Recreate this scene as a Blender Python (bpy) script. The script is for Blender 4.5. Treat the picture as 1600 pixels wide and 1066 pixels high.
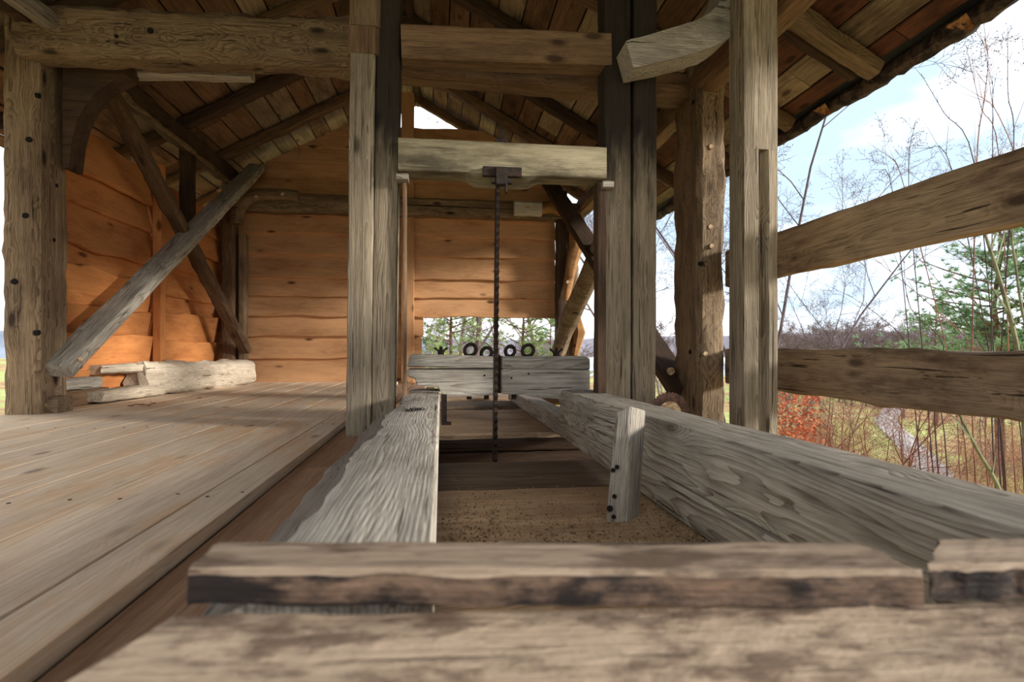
import bpy, bmesh, math, random
from mathutils import Vector, Matrix, noise
random.seed(7)
C = bpy.context.scene.collection
D = bpy.data
sc = bpy.context.scene
for o in list(D.objects): D.objects.remove(o)

# ------------------------------------------------------------------ camera, light
F, TH, CH = 860.0, math.radians(7.29), 0.45
S_, C_ = math.sin(TH), math.cos(TH)
cam = D.objects.new('camera', D.cameras.new('camera')); C.objects.link(cam)
cam.location = (0, 0, CH); cam.rotation_euler = (math.pi/2, 0, -TH)
cam.data.sensor_width = 36; cam.data.lens = F/1600*36; cam.data.shift_y = 12/1600
cam.data.clip_start = 0.02; cam.data.clip_end = 2000
cam.data.dof.use_dof = True; cam.data.dof.focus_distance = 3.4; cam.data.dof.aperture_fstop = 3.6
sc.camera = cam
sc.view_settings.view_transform = 'Standard'; sc.view_settings.look = 'None'
sc.view_settings.gamma = 1; sc.view_settings.use_curve_mapping = False
sc.view_settings.exposure = 1.62

SKY_STRENGTH = 0.62
w = D.worlds.new('sky'); sc.world = w; w.use_nodes = True
nt = w.node_tree; nt.nodes.clear()
def N(nt, t, **k):
    n = nt.nodes.new(t)
    for a, b in k.items():
        if a == 'ins':
            for i, v in b.items(): n.inputs[i].default_value = v
        else: setattr(n, a, b)
    return n
tc = N(nt, 'ShaderNodeTexCoord')
mp = N(nt, 'ShaderNodeMapping'); mp.inputs['Scale'].default_value = (1, 1, 3.2); mp.inputs['Location'].default_value = (0.35, 0.1, 0.2)
no = N(nt, 'ShaderNodeTexNoise', ins={'Scale': 1.7, 'Detail': 6, 'Roughness': .55})
cr = N(nt, 'ShaderNodeValToRGB')
cr.color_ramp.elements[0].position = .36; cr.color_ramp.elements[0].color = (.41, .52, .64, 1)
cr.color_ramp.elements[1].position = .53; cr.color_ramp.elements[1].color = (.92, .94, .97, 1)
bg = N(nt, 'ShaderNodeBackground', ins={'Strength': SKY_STRENGTH})
ow = N(nt, 'ShaderNodeOutputWorld')
L = nt.links.new
L(tc.outputs['Generated'], mp.inputs[0]); L(mp.outputs[0], no.inputs['Vector']); L(no.outputs['Fac'], cr.inputs[0])
L(cr.outputs[0], bg.inputs[0]); L(bg.outputs[0], ow.inputs[0])

sun = D.objects.new('sun', D.lights.new('sun', 'SUN')); C.objects.link(sun)
sun.data.energy = 1.9; sun.data.angle = math.radians(9); sun.data.color = (1, .95, .88)
_d = Vector((-1.0, 0.42, -0.26)).normalized()      # direction the light travels
sun.rotation_euler = _d.to_track_quat('-Z', 'Y').to_euler()

# ------------------------------------------------------------------ pixel helpers (true rays into the world)
def ray(px, py):
    u = (px-800)/F; v = (545-py)/F
    return Vector((S_+u*C_, C_-u*S_, v))
def at(px, py, Y):  r = ray(px, py); return Vector((0, 0, CH)) + r*(Y/r.y)
def atx(px, py, X): r = ray(px, py); return Vector((0, 0, CH)) + r*(X/r.x)
def atz(px, py, Z): r = ray(px, py); return Vector((0, 0, CH)) + r*((Z-CH)/r.z)
def atd(px, py, d): return Vector((0, 0, CH)) + ray(px, py)*d

# ------------------------------------------------------------------ materials
def mth(nt, op, a, b=None, c=None, clamp=False):
    n = nt.nodes.new('ShaderNodeMath'); n.operation = op; n.use_clamp = clamp
    for i, v in enumerate((a, b, c)):
        if v is None: continue
        if isinstance(v, (int, float)): n.inputs[i].default_value = v
        else: nt.links.new(v, n.inputs[i])
    return n.outputs[0]
def rng(nt, v, a, b, c=0, d=1, smooth=True):
    n = nt.nodes.new('ShaderNodeMapRange'); n.interpolation_type = 'SMOOTHSTEP' if smooth else 'LINEAR'
    nt.links.new(v, n.inputs[0])
    for i, x in enumerate((a, b, c, d)): n.inputs[i+1].default_value = x
    return n.outputs[0]
def mixc(nt, f, a, b, mode='MIX'):
    n = nt.nodes.new('ShaderNodeMix'); n.data_type = 'RGBA'; n.blend_type = mode
    for i, v in ((0, f), (6, a), (7, b)):
        if isinstance(v, (int, float)): n.inputs[i].default_value = v
        elif isinstance(v, tuple): n.inputs[i].default_value = (*v[:3], 1)
        else: nt.links.new(v, n.inputs[i])
    return n.outputs[2]
def nz(nt, vec, sx, sy, sz, detail=3, rough=.55, off=0.0):
    m = nt.nodes.new('ShaderNodeMapping'); m.inputs['Scale'].default_value = (sx, sy, sz)
    m.inputs['Location'].default_value = (off, off*1.7, off*.6)
    nt.links.new(vec, m.inputs[0])
    n = nt.nodes.new('ShaderNodeTexNoise'); n.inputs['Scale'].default_value = 1
    n.inputs['Detail'].default_value = detail; n.inputs['Roughness'].default_value = rough
    nt.links.new(m.outputs[0], n.inputs['Vector']); return n.outputs['Fac']
def srgb(r, g, b):
    f = lambda c: (c/255/12.92) if c/255 <= .04045 else ((c/255+.055)/1.055)**2.4
    return (f(r), f(g), f(b))
WM = {}
def wood(name, light, dark, stain=None, stain_amt=.5, rings=45, ring_c=.5, knots=.6, cracks=.6, bump=.5, vary=.25, tar=None, bs_=(1.5, 5, 5, .42, .72), fibre=.5, pit=(.05, .6), blot=.5, crackcol=None):
    m = D.materials.new(name); m.use_nodes = True; nt = m.node_tree; nt.nodes.clear()
    L = nt.links.new
    out = N(nt, 'ShaderNodeOutputMaterial'); bs = N(nt, 'ShaderNodeBsdfPrincipled')
    bs.inputs['Roughness'].default_value = .82; bs.inputs['Specular IOR Level'].default_value = .25
    L(bs.outputs[0], out.inputs[0])
    tc = N(nt, 'ShaderNodeTexCoord'); oi = N(nt, 'ShaderNodeObjectInfo')
    rv = N(nt, 'ShaderNodeVectorMath', operation='SCALE'); rv.inputs[0].default_value = (37, 3.1, 5.7); L(oi.outputs['Random'], rv.inputs['Scale'])
    p = N(nt, 'ShaderNodeVectorMath', operation='ADD'); L(tc.outputs['Object'], p.inputs[0]); L(rv.outputs[0], p.inputs[1])
    P = p.outputs[0]
    sep = N(nt, 'ShaderNodeSeparateXYZ'); L(tc.outputs['Object'], sep.inputs[0])
    w1 = nz(nt, P, .8, 5, 5, 2, .5, 3.0); w2 = nz(nt, P, 1.0, 4, 4, 2, .5, 9.0)
    # knots
    mk = N(nt, 'ShaderNodeMapping'); mk.inputs['Scale'].default_value = (2.0, 5.2, 5.2); L(P, mk.inputs[0])
    vo = N(nt, 'ShaderNodeTexVoronoi', ins={'Scale': 1.0}); L(mk.outputs[0], vo.inputs['Vector'])
    kd = vo.outputs['Distance']
    kin = rng(nt, kd, .34, .0, 0, 1)
    kcore = mth(nt, 'MULTIPLY', rng(nt, kd, .115, .07, 0, 1), knots)
    offy = mth(nt, 'MULTIPLY', mth(nt, 'SUBTRACT', oi.outputs['Random'], .5), .16)
    y = mth(nt, 'ADD', mth(nt, 'ADD', sep.outputs[1], offy), mth(nt, 'MULTIPLY', mth(nt, 'SUBTRACT', w1, .5), .11))
    z = mth(nt, 'ADD', mth(nt, 'ADD', sep.outputs[2], pit[0]), mth(nt, 'MULTIPLY', mth(nt, 'SUBTRACT', w2, .5), .11))
    r = mth(nt, 'SQRT', mth(nt, 'ADD', mth(nt, 'MULTIPLY', y, y), mth(nt, 'MULTIPLY', z, z)))
    r = mth(nt, 'ADD', r, mth(nt, 'MULTIPLY', kin, .035))
    fr = mth(nt, 'FRACT', mth(nt, 'MULTIPLY', mth(nt, 'ADD', r, mth(nt, 'MULTIPLY', nz(nt, P, 1.5, 20, 20, 3, .6, 51.0), .012)), rings*2.9))
    ring = mth(nt, 'POWER', fr, 2.2)
    fib = nz(nt, P, 7, 190, 190, 3, .65, 1.0)
    fib2 = nz(nt, P, 2.0, 48, 48, 5, .7, 5.0)
    blo = nz(nt, P, bs_[0], bs_[1], bs_[2], 6, .68, 12.0)
    crk = nz(nt, P, 1.5, 60, 60, 3, .6, 21.0)
    crack = mth(nt, 'MULTIPLY', rng(nt, crk, .64, .68, 0, 1), cracks)
    v = mth(nt, 'ADD', mth(nt, 'MULTIPLY', ring, ring_c), mth(nt, 'MULTIPLY', rng(nt, fib, .36, .64), fibre*.55))
    v = mth(nt, 'ADD', v, mth(nt, 'MULTIPLY', rng(nt, fib2, .38, .66), fibre*.7), clamp=True)
    col = mixc(nt, v, light, dark)
    if stain: col = mixc(nt, mth(nt, 'MULTIPLY', rng(nt, blo, bs_[3], bs_[4]), stain_amt), col, stain)
    hs = N(nt, 'ShaderNodeHueSaturation'); L(col, hs.inputs['Color'])
    bl2 = nz(nt, P, .7, 3, 3, 3, .6, 31.0)
    vv = mth(nt, 'ADD', mth(nt, 'MULTIPLY', oi.outputs['Random'], vary), 1-vary*.5)
    vv = mth(nt, 'MULTIPLY', vv, rng(nt, bl2, .3, .7, 1-blot*.3, 1+blot*.3))
    L(vv, hs.inputs['Value']); col = hs.outputs[0]
    col = mixc(nt, mth(nt, 'MULTIPLY', rng(nt, kd, .17, .1), knots*.7), col, tuple(c*.45 for c in dark))
    col = mixc(nt, kcore, col, tuple(c*.22 for c in dark))
    col = mixc(nt, crack, col, crackcol or tuple(c*.18 for c in dark))
    if tar:      # (x0, x1, colour): an old soaked-in dark stain that runs along the timber from x0 (clean) to x1
        e = mth(nt, 'ADD', sep.outputs[0], mth(nt, 'MULTIPLY', mth(nt, 'SUBTRACT', nz(nt, P, 1.5, 9, 9, 4, .6, 40.0), .5), 1.3))
        col = mixc(nt, mth(nt, 'MULTIPLY', rng(nt, e, tar[0], tar[1]), .93), col, tar[2])
    L(col, bs.inputs['Base Color'])
    h = mth(nt, 'SUBTRACT', mth(nt, 'MULTIPLY', v, -.5), mth(nt, 'MULTIPLY', crack, 1.2))
    h = mth(nt, 'ADD', h, mth(nt, 'MULTIPLY', blo, 1.0))
    bp = N(nt, 'ShaderNodeBump', ins={'Strength': bump, 'Distance': .006}); L(h, bp.inputs['Height']); L(bp.outputs[0], bs.inputs['Normal'])
    return m
grey   = wood('weathered_grey', srgb(182,174,160), srgb(102,92,80), srgb(84,76,67), .5, knots=.45, ring_c=.6, cracks=.8, bump=.7)
greyL  = wood('weathered_pale', srgb(204,197,184), srgb(122,111,98), srgb(104,93,80), .5, knots=.25, ring_c=.5, cracks=.85, bump=.8)
postw  = wood('weathered_post', srgb(150,128,100), srgb(80,62,46), srgb(58,44,32), .65, ring_c=.55, cracks=.8, bump=.9, knots=.8)
greyp  = wood('post_grey', srgb(166,152,130), srgb(92,80,64), srgb(76,66,52), .5, ring_c=.6, cracks=.8, bump=.8, knots=.6)
postt  = wood('post_tarred', srgb(162,148,126), srgb(94,80,64), srgb(72,60,46), .5, ring_c=.55, cracks=.8, bump=.7, tar=(-.25, .25, srgb(24,17,12)))
olive  = wood('olive_beam', srgb(168,158,130), srgb(114,102,80), srgb(58,50,38), .85, ring_c=.35, cracks=.5, bump=.5, knots=.3)
brown  = wood('brown_timber', srgb(128,102,76), srgb(74,54,38), srgb(48,34,24), .65, ring_c=.4, cracks=.7, bump=.8, vary=.4)
dark   = wood('dark_timber', srgb(84,64,48), srgb(46,34,26), srgb(30,21,16), .6, ring_c=.3, cracks=.6, bump=.9, vary=.3)
orange = wood('new_pine', srgb(200,154,110), srgb(160,114,76), srgb(132,86,52), .6, ring_c=.4, knots=.9, cracks=.12, bump=.22, vary=.22, fibre=.35, blot=.3, crackcol=srgb(90,46,20))
orangeL= wood('new_pine_bright', srgb(208,142,84), srgb(172,104,56), srgb(140,76,38), .6, ring_c=.35, knots=.8, cracks=.12, bump=.22, vary=.22, fibre=.35, blot=.3, crackcol=srgb(100,46,16))
knee_m = wood('crooked_knee', srgb(180,136,88), srgb(122,80,46), srgb(76,48,28), .6, ring_c=.4, cracks=.4, bump=.8)
floorm = wood('floor_board', srgb(226,206,180), srgb(176,152,128), srgb(204,152,98), .6, ring_c=.22, knots=.45, cracks=.3, bump=.2, vary=.1, fibre=.5, blot=.3)
stripm = wood('lower_floor_board', srgb(176,140,110), srgb(136,104,80), srgb(112,80,60), .4, ring_c=.25, knots=.3, cracks=.2, bump=.3, vary=.1, fibre=.7)
roofg  = wood('roof_board_grey', srgb(162,144,120), srgb(96,80,64), srgb(60,46,35), .75, ring_c=.35, cracks=.5, bump=.6, vary=.5)
roofb  = wood('roof_board_brown', srgb(134,104,78), srgb(78,58,44), srgb(50,34,26), .75, ring_c=.35, cracks=.5, bump=.6, vary=.5)
roofr  = wood('roof_board_red', srgb(112,72,52), srgb(68,42,32), srgb(40,26,21), .85, ring_c=.2, cracks=.2, bump=.8, vary=.3)
railm  = wood('guard_rail', srgb(176,152,122), srgb(104,82,62), srgb(70,50,36), .85, ring_c=.35, cracks=.9, bump=.6, knots=.6)
logm   = wood('old_hewn_log', srgb(222,208,186), srgb(160,140,116), srgb(92,74,56), .45, ring_c=.2, cracks=1, bump=1, knots=.3)
foren  = wood('foreground_plank', srgb(196,174,150), srgb(142,118,96), srgb(112,92,76), .9, ring_c=.1, cracks=.5, bump=1, knots=.2, fibre=.3, bs_=(10, 20, 20, .44, .62))
forend = wood('foreground_worn', srgb(196,174,150), srgb(132,110,90), srgb(90,72,58), .8, bs_=(5, 14, 14, .46, .62), ring_c=.2, cracks=1, bump=1, knots=.3)
barkg  = wood('rail_wane', srgb(124,114,102), srgb(66,58,52), srgb(48,40,36), .6, ring_c=.2, cracks=1, bump=1, knots=0)
pitm   = wood('pit_plank', srgb(208,180,146), srgb(146,116,86), srgb(104,80,58), .5, ring_c=.5, cracks=.4, bump=.5, knots=.4)
greencut = wood('stem_bark', srgb(150,150,110), srgb(104,108,72), None, ring_c=.1, bump=.3)

def simple(name, col, rough=.8, metal=0, col2=None, scale=20, bump=0, thr=(.4, .6)):
    m = D.materials.new(name); m.use_nodes = True; nt = m.node_tree; bs = nt.nodes['Principled BSDF']
    bs.inputs['Roughness'].default_value = rough; bs.inputs['Metallic'].default_value = metal
    bs.inputs['Base Color'].default_value = (*col, 1); bs.inputs['Specular IOR Level'].default_value = .3
    if col2:
        tc = N(nt, 'ShaderNodeTexCoord'); no = N(nt, 'ShaderNodeTexNoise', ins={'Scale': scale, 'Detail': 5, 'Roughness': .65})
        nt.links.new(tc.outputs['Object'], no.inputs['Vector'])
        nt.links.new(mixc(nt, rng(nt, no.outputs['Fac'], *thr), col, col2), bs.inputs['Base Color'])
        if bump:
            bp = N(nt, 'ShaderNodeBump', ins={'Strength': bump, 'Distance': .01}); nt.links.new(no.outputs['Fac'], bp.inputs['Height']); nt.links.new(bp.outputs[0], bs.inputs['Normal'])
    return m
iron  = simple('forged_iron', srgb(38,33,31), .7, .3, srgb(58,44,37), 30, .4)
rust  = simple('rusty_steel', srgb(96,66,52), .7, .3, srgb(62,46,42), 25, .4)
membr = simple('roof_membrane', srgb(30,32,38), .6)
barkm = simple('birch_bark_edge', srgb(78,64,56), .9, 0, srgb(34,28,28), 14, 1)
barkl = simple('torn_bark', srgb(168,124,84), .9, 0, srgb(110,72,46), 20, 1)
holem = simple('deep_hole', (.008, .006, .005), .95)
endm  = simple('pale_peg', srgb(196,172,136), .8, 0, srgb(140,110,80), 40)
inkm  = simple('pen_ink', srgb(30,28,36), .8)
sawd  = simple('sawdust', srgb(176,150,112), .95, 0, srgb(70,54,40), 60, .8)
twig  = simple('twig_grey', srgb(128,112,108), .9, 0, srgb(92,76,76), 3)
twigd = simple('twig_purple', srgb(84,66,68), .9, 0, srgb(60,52,50), 3)
twigr = simple('twig_red', srgb(150,104,86), .9, 0, srgb(112,72,62), 3)
twigg = simple('stem_green', srgb(128,132,96), .8, 0, srgb(96,92,70), 6)
barkp = simple('pine_bark', srgb(128,92,68), .9, 0, srgb(80,62,54), 8, .6)
birch = simple('birch_trunk', srgb(206,200,192), .8, 0, srgb(90,80,76), 5, .3, (.5, .6))
needl = simple('pine_needles', srgb(150,178,128), .8, 0, srgb(104,138,94), 2.0)
needy = simple('pine_needles_light', srgb(186,202,140), .8, 0, srgb(130,156,100), 2.0)
leafo = simple('withered_leaves', srgb(206,110,64), .8, 0, srgb(160,80,50), 6)
leafy = simple('yellow_leaves', srgb(196,184,110), .8, 0, srgb(150,150,84), 6)
dryg  = simple('dry_grass', srgb(206,182,132), .9, 0, srgb(158,124,84), 1.0)

# ------------------------------------------------------------------ object helpers
def link(o, parent=None):
    C.objects.link(o)
    if parent: o.parent = parent
    return o
def tag(o, label=None, cat=None, group=None, kind=None):
    if label: o['label'] = label
    if cat: o['category'] = cat
    if group: o['group'] = group
    if kind: o['kind'] = kind
    return o
def empty(name, loc=(0, 0, 0), **k):
    o = D.objects.new(name, None); o.empty_display_size = .1; o.location = loc; C.objects.link(o); return tag(o, **k)
def mesh_obj(name, verts, faces, mat, parent=None, smooth=None, M=None):
    me = D.meshes.new(name); me.from_pydata([tuple(v) for v in verts], [], faces); me.update()
    bm = bmesh.new(); bm.from_mesh(me); bmesh.ops.recalc_face_normals(bm, faces=bm.faces); bm.to_mesh(me); bm.free()
    if smooth is not None:
        for p in me.polygons: p.use_smooth = True
        me.set_sharp_from_angle(angle=math.radians(smooth))
    me.materials.append(mat)
    o = D.objects.new(name, me); link(o, parent)
    if M is not None:
        if parent: M = Matrix.Translation(-Vector(parent.location)) @ M
        o.matrix_basis = M
    return o
def frame(A, B, up):
    A = Vector(A); B = Vector(B); x = (B-A); Ln = x.length; x.normalize()
    up = Vector(up); y = up.cross(x)
    if y.length < 1e-4: y = Vector((0, 1, 0)).cross(x)
    y.normalize(); z = x.cross(y)
    M = Matrix(((x.x, y.x, z.x, 0), (x.y, y.y, z.y, 0), (x.z, y.z, z.z, 0), (0, 0, 0, 1)))
    return Matrix.Translation((A+B)/2) @ M, Ln
def nn(x, y, z): return noise.noise(Vector((x, y, z)))
_seed = [0]
def section(w, h, ch, k=1):
    a, b = w/2, h/2; c = min(ch, a*.9, b*.9)
    pts = []
    for (x0, y0, x1, y1) in ((a, -b+c, a, b-c), (a-c, b, -a+c, b), (-a, b-c, -a, -b+c), (-a+c, -b, a-c, -b)):
        for i in range(k+1): pts.append((x0+(x1-x0)*i/k, y0+(y1-y0)*i/k))
    return pts
def beam_mesh(Ln, w, h, ch=.012, rough=.006, wane=.0, seg=None, k=2, taper=(1, 1), bow=0, sec=None, endr=.0, seed=None, bulge=None):
    if seed is None: _seed[0] += 1; seed = _seed[0]*3.71
    seg = seg or max(2, min(48, int(Ln/.07)))
    pts = sec or section(w, h, ch, k)
    V = []; n = len(pts)
    for i in range(seg+1):
        t = i/seg; x = (t-.5)*Ln; s = taper[0]+(taper[1]-taper[0])*t
        if bulge: s *= bulge(t)
        for j, (a, b) in enumerate(pts):
            r = rough*nn(x*5+seed, a*9, b*9+seed) + rough*.8*nn(x*16+seed, a*20, b*20)
            wa = wane*nn(x*1.7+seed*2, (1 if a > 0 else -1)*3, (1 if b > 0 else -1)*3)
            l = math.hypot(a, b) or 1
            yy = a*s+(r+wa)*a/l; zz = b*s+(r+wa)*b/l + bow*(1-(2*t-1)**2)
            xx = x
            if endr and i in (0, seg): xx += endr*nn(a*14+seed, b*14, i)
            V.append((xx, yy, zz))
    Fs = [tuple(range(n))[::-1], tuple(range(seg*n, seg*n+n))]
    for i in range(seg):
        for j in range(n):
            a = i*n+j; b = i*n+(j+1) % n; Fs.append((a, b, b+n, a+n))
    return V, Fs
def beam(name, A, B, w, h, mat, up=(0, 0, 1), parent=None, label=None, cat=None, group=None, kind=None, smooth=38, **k):
    M, Ln = frame(A, B, up); V, Fs = beam_mesh(Ln, w, h, **k)
    return tag(mesh_obj(name, V, Fs, mat, parent, smooth, M), label, cat, group, kind)
def plank(name, A, B, hgt, thk, mat, up=(0, 0, 1), parent=None, wane=.012, seg=None, ends=.006, seed=None, clip=None):
    """board from A to B, hgt along local z with a waney (wandering) upper and lower edge"""
    M, Ln = frame(A, B, up)
    if seed is None: _seed[0] += 1; seed = _seed[0]*2.17
    seg = seg or max(3, min(14, int(Ln/.16)))
    V = []
    for i in range(seg+1):
        x = (i/seg-.5)*Ln
        tz = hgt/2 + wane*nn(x*2.3+seed, 1, 0)*1.6 + wane*.4*nn(x*8+seed, 2, 0)
        bz = -hgt/2 + wane*nn(x*2.3+seed, 7, 0)*1.6 + wane*.4*nn(x*8+seed, 8, 0)
        c = min(.008, thk*.3)
        for (y, z) in ((-thk/2, bz+c), (-thk/2, tz-c), (-thk/2+c, tz), (thk/2-c, tz), (thk/2, tz-c), (thk/2, bz+c), (thk/2-c, bz), (-thk/2+c, bz)):
            V.append((x, y, z))
    if clip:
        Mi = M.inverted(); W = []
        for v in V:
            q = M @ Vector(v); lim = max(.02, clip(q.z)); q.x = min(-.35+lim, max(-.35-lim, q.x)); W.append(Mi @ q)
        V = W
    n = 8; Fs = [tuple(range(n)), tuple(range(seg*n, seg*n+n))[::-1]]
    for i in range(seg):
        for j in range(n):
            a = i*n+j; b = i*n+(j+1) % n; Fs.append((a, a+n, b+n, b))
    return mesh_obj(name, V, Fs, mat, parent, 30, M)
def tube_geo(pts, rad, n=8, cap=True, V=None, Fs=None, sq=1.0, wob=0, seed=0):
    V = [] if V is None else V; Fs = [] if Fs is None else Fs
    pts = [Vector(p) for p in pts]; b0 = len(V); up = None
    for i, p in enumerate(pts):
        d = (pts[min(i+1, len(pts)-1)]-pts[max(i-1, 0)]).normalized()
        if up is None:
            up = d.orthogonal().normalized() if abs(d.y) > .9 else Vector((0, 1, 0)).cross(d).cross(d).normalized()
        s = (up - d*up.dot(d)).normalized(); t = d.cross(s); up = s
        r = rad[i] if isinstance(rad, (list, tuple)) else rad
        for j in range(n):
            a = 2*math.pi*(j+.5)/n; rr = r*(1+wob*nn(i*.7+seed, math.cos(a)*1.5, math.sin(a)*1.5+seed))
            V.append(p + s*math.cos(a)*rr + t*math.sin(a)*rr*sq)
    m = len(pts)
    for i in range(m-1):
        for j in range(n):
            a = b0+i*n+j; b = b0+i*n+(j+1) % n; Fs.append((a, b, b+n, a+n))
    if cap:
        Fs.append(tuple(b0+j for j in range(n))[::-1]); Fs.append(tuple(b0+(m-1)*n+j for j in range(n)))
    return V, Fs
def local(V, o): return [Vector(v)-Vector(o) for v in V]
def place(name, V, Fs, mat, parent=None, smooth=40, **k):
    """world-space geometry -> object with its origin at its own base centre"""
    xs = [v[0] for v in V]; ys = [v[1] for v in V]; zs = [v[2] for v in V]
    o = Vector(((min(xs)+max(xs))/2, (min(ys)+max(ys))/2, min(zs)))
    return tag(mesh_obj(name, local(V, o), Fs, mat, parent, smooth, Matrix.Translation(o)), **k)
def cyl_between(name, A, B, r, mat, parent=None, n=12, **k):
    V, Fs = tube_geo([A, B], r, n); return place(name, V, Fs, mat, parent, **k)
def smooth_path(pts, k=5):
    P = [Vector(p) for p in pts]; out = []
    for i in range(len(P)-1):
        p0 = P[max(i-1, 0)]; p1 = P[i]; p2 = P[i+1]; p3 = P[min(i+2, len(P)-1)]
        for j in range(k):
            t = j/k
            out.append(.5*((2*p1)+(p2-p0)*t+(2*p0-5*p1+4*p2-p3)*t*t+(3*p1-p0-3*p2+p3)*t*t*t))
    out.append(P[-1]); return out
def interp(vals, k):
    out = []
    for i in range(len(vals)-1):
        for j in range(k): out.append(vals[i]+(vals[i+1]-vals[i])*j/k)
    return out+[vals[-1]]
def box_geo(x0, x1, y0, y1, z0, z1, V=None, Fs=None):
    V = [] if V is None else V; Fs = [] if Fs is None else Fs; b = len(V)
    V += [Vector(p) for p in ((x0,y0,z0),(x1,y0,z0),(x1,y1,z0),(x0,y1,z0),(x0,y0,z1),(x1,y0,z1),(x1,y1,z1),(x0,y1,z1))]
    Fs += [tuple(b+i for i in f) for f in ((0,3,2,1),(4,5,6,7),(0,1,5,4),(1,2,6,5),(2,3,7,6),(3,0,4,7))]
    return V, Fs

# ------------------------------------------------------------------ ground and far land
def sm(a, b, x): t = max(0, min(1, (x-a)/(b-a))); return t*t*(3-2*t)
def gz(x, y):
    dx = max(0, -3.3-x, x-2.6); dy = max(0, y-8.6, -2-y)
    d = math.hypot(dx, dy)
    z = -1.0 - (1.7 if x > 0 else .5)*sm(0, 7, d)*(sm(-6, 6, x)*.8+.2)
    z += .12*nn(x*.25, y*.25, 0)*sm(0, 4, d) + .5*nn(x*.04, y*.04, 4)*sm(4, 20, d)
    return z
def grid_ground():
    xs = []; v = 0
    st = [-3+.8*i for i in range(10)]
    ax = sorted(set([round(s*(.6*i+ .004*i**2.6), 3) for i in range(42) for s in (-1, 1)]))
    V = []; Fs = []; n = len(ax)
    for y in ax:
        for x in ax: V.append((x, y+10, gz(x, y+10)))
    for i in range(n-1):
        for j in range(n-1):
            a = i*n+j; Fs.append((a, a+1, a+n+1, a+n))
    return V, Fs
gm = D.materials.new('meadow'); gm.use_nodes = True; nt = gm.node_tree; bs = nt.nodes['Principled BSDF']; bs.inputs['Roughness'].default_value = .95; bs.inputs['Specular IOR Level'].default_value = .1
tc = N(nt, 'ShaderNodeTexCoord'); P = tc.outputs['Object']
a1 = nz(nt, P, .10, .10, .1, 4, .6, 2.0); a2 = nz(nt, P, 1.5, 1.5, 1.5, 5, .7, 7.0); a3 = nz(nt, P, 9, 9, 9, 4, .7, 7.0)
c = mixc(nt, rng(nt, a2, .35, .65), srgb(168,182,104), srgb(196,196,132))
c = mixc(nt, rng(nt, a1, .42, .54), c, mixc(nt, rng(nt, a2, .4, .6), srgb(196,168,120), srgb(160,126,92)))
c = mixc(nt, rng(nt, a3, .4, .75, 0, .4), c, srgb(120,104,70)); L = nt.links.new; L(c, bs.inputs['Base Color'])
V, Fs = grid_ground(); tag(mesh_obj('ground', V, Fs, gm, smooth=60), kind='structure')
# winding path in the meadow
pm = simple('gravel_path', srgb(190,186,182), .95, 0, srgb(176,168,162), 1)
def ground_pt(px, py):
    lo, hi = 2., 200.
    for _ in range(60):
        m = (lo+hi)/2; p = atd(px, py, m)
        if p.z > gz(p.x, p.y): lo = m
        else: hi = m
    return atd(px, py, lo)
pp = [ground_pt(*q) for q in ((1418,632),(1396,640),(1384,655),(1395,672),(1415,690),(1438,715),(1462,748),(1490,800))]
pp = smooth_path([Vector((p.x, p.y, 0)) for p in pp], 5); V = []; Fs = []
for i, p in enumerate(pp):
    d = (pp[min(i+1, len(pp)-1)]-pp[max(i-1, 0)]).normalized(); s = Vector((d.y, -d.x, 0))*.38
    for q in (p-s, p, p+s): V.append((q.x, q.y, gz(q.x, q.y)+.04))
for i in range(len(pp)-1):
    for j in (0, 1): a = i*3+j; Fs.append((a, a+1, a+4, a+3))
tag(mesh_obj('path', V, Fs, pm, smooth=60), kind='structure')
# low hills on the horizon
def hill(cx0, cx1, dist, top, col, seed):
    V = []; Fs = []; n = 60
    for i in range(n+1):
        px = cx0+(cx1-cx0)*i/n; t = i/n
        h = top*(.5+.5*math.sin(math.pi*t))*(.75+.5*nn(t*5+seed, seed, 0)+.12*nn(t*40, seed, 0))
        for k, (dd, z) in enumerate(((dist, -3), (dist*1.08, h*.7), (dist*1.2, h), (dist*1.5, h*.4))):
            r = ray(px, 545); r.normalize(); V.append((r.x*dd, r.y*dd, z))
    for i in range(n):
        for k in range(3): a = i*4+k; Fs.append((a, a+4, a+5, a+1))
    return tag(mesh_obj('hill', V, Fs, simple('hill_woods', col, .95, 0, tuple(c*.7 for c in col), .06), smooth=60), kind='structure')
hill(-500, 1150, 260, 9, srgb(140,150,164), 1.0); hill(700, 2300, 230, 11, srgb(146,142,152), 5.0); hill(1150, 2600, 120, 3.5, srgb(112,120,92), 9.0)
V, Fs = box_geo(-60, 70, 60, 110, -2.75, -2.6); tag(place('lake_water', V, Fs, simple('water', srgb(150,170,190), .15)), kind='structure')

# ------------------------------------------------------------------ the floor
fl = empty('floor', (-1.7, 3, 0), kind='structure')
V, Fs = box_geo(-2.95, -.2, -1.2, 7.9, -.079, -.072); place('seam_light_stop', V, Fs, dark, fl)  # added dark sheet, keeps light from below out of the board seams
edges = [-2.95, -2.66, -2.40, -2.12, -1.87, -1.62, -1.30, -1.02, -.73, -.59]
for i in range(len(edges)-1):
    x0, x1 = edges[i], edges[i+1]
    segs = [(-1.2, 7.9)] if i in (4, 6) else ([(-1.2, 3.2+.5*(i % 3)), (3.2+.5*(i % 3), 7.9)] if i % 2 else [(-1.2, 5.1), (5.1, 7.9)])
    for (y0, y1) in segs:
        beam('floor_board', ((x0+x1)/2, y0+.003, -.02), ((x0+x1)/2, y1-.003, -.02), (x1-x0)-.009, .04, floorm, parent=fl, ch=.001, rough=.0015, k=1, seg=10)
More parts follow.
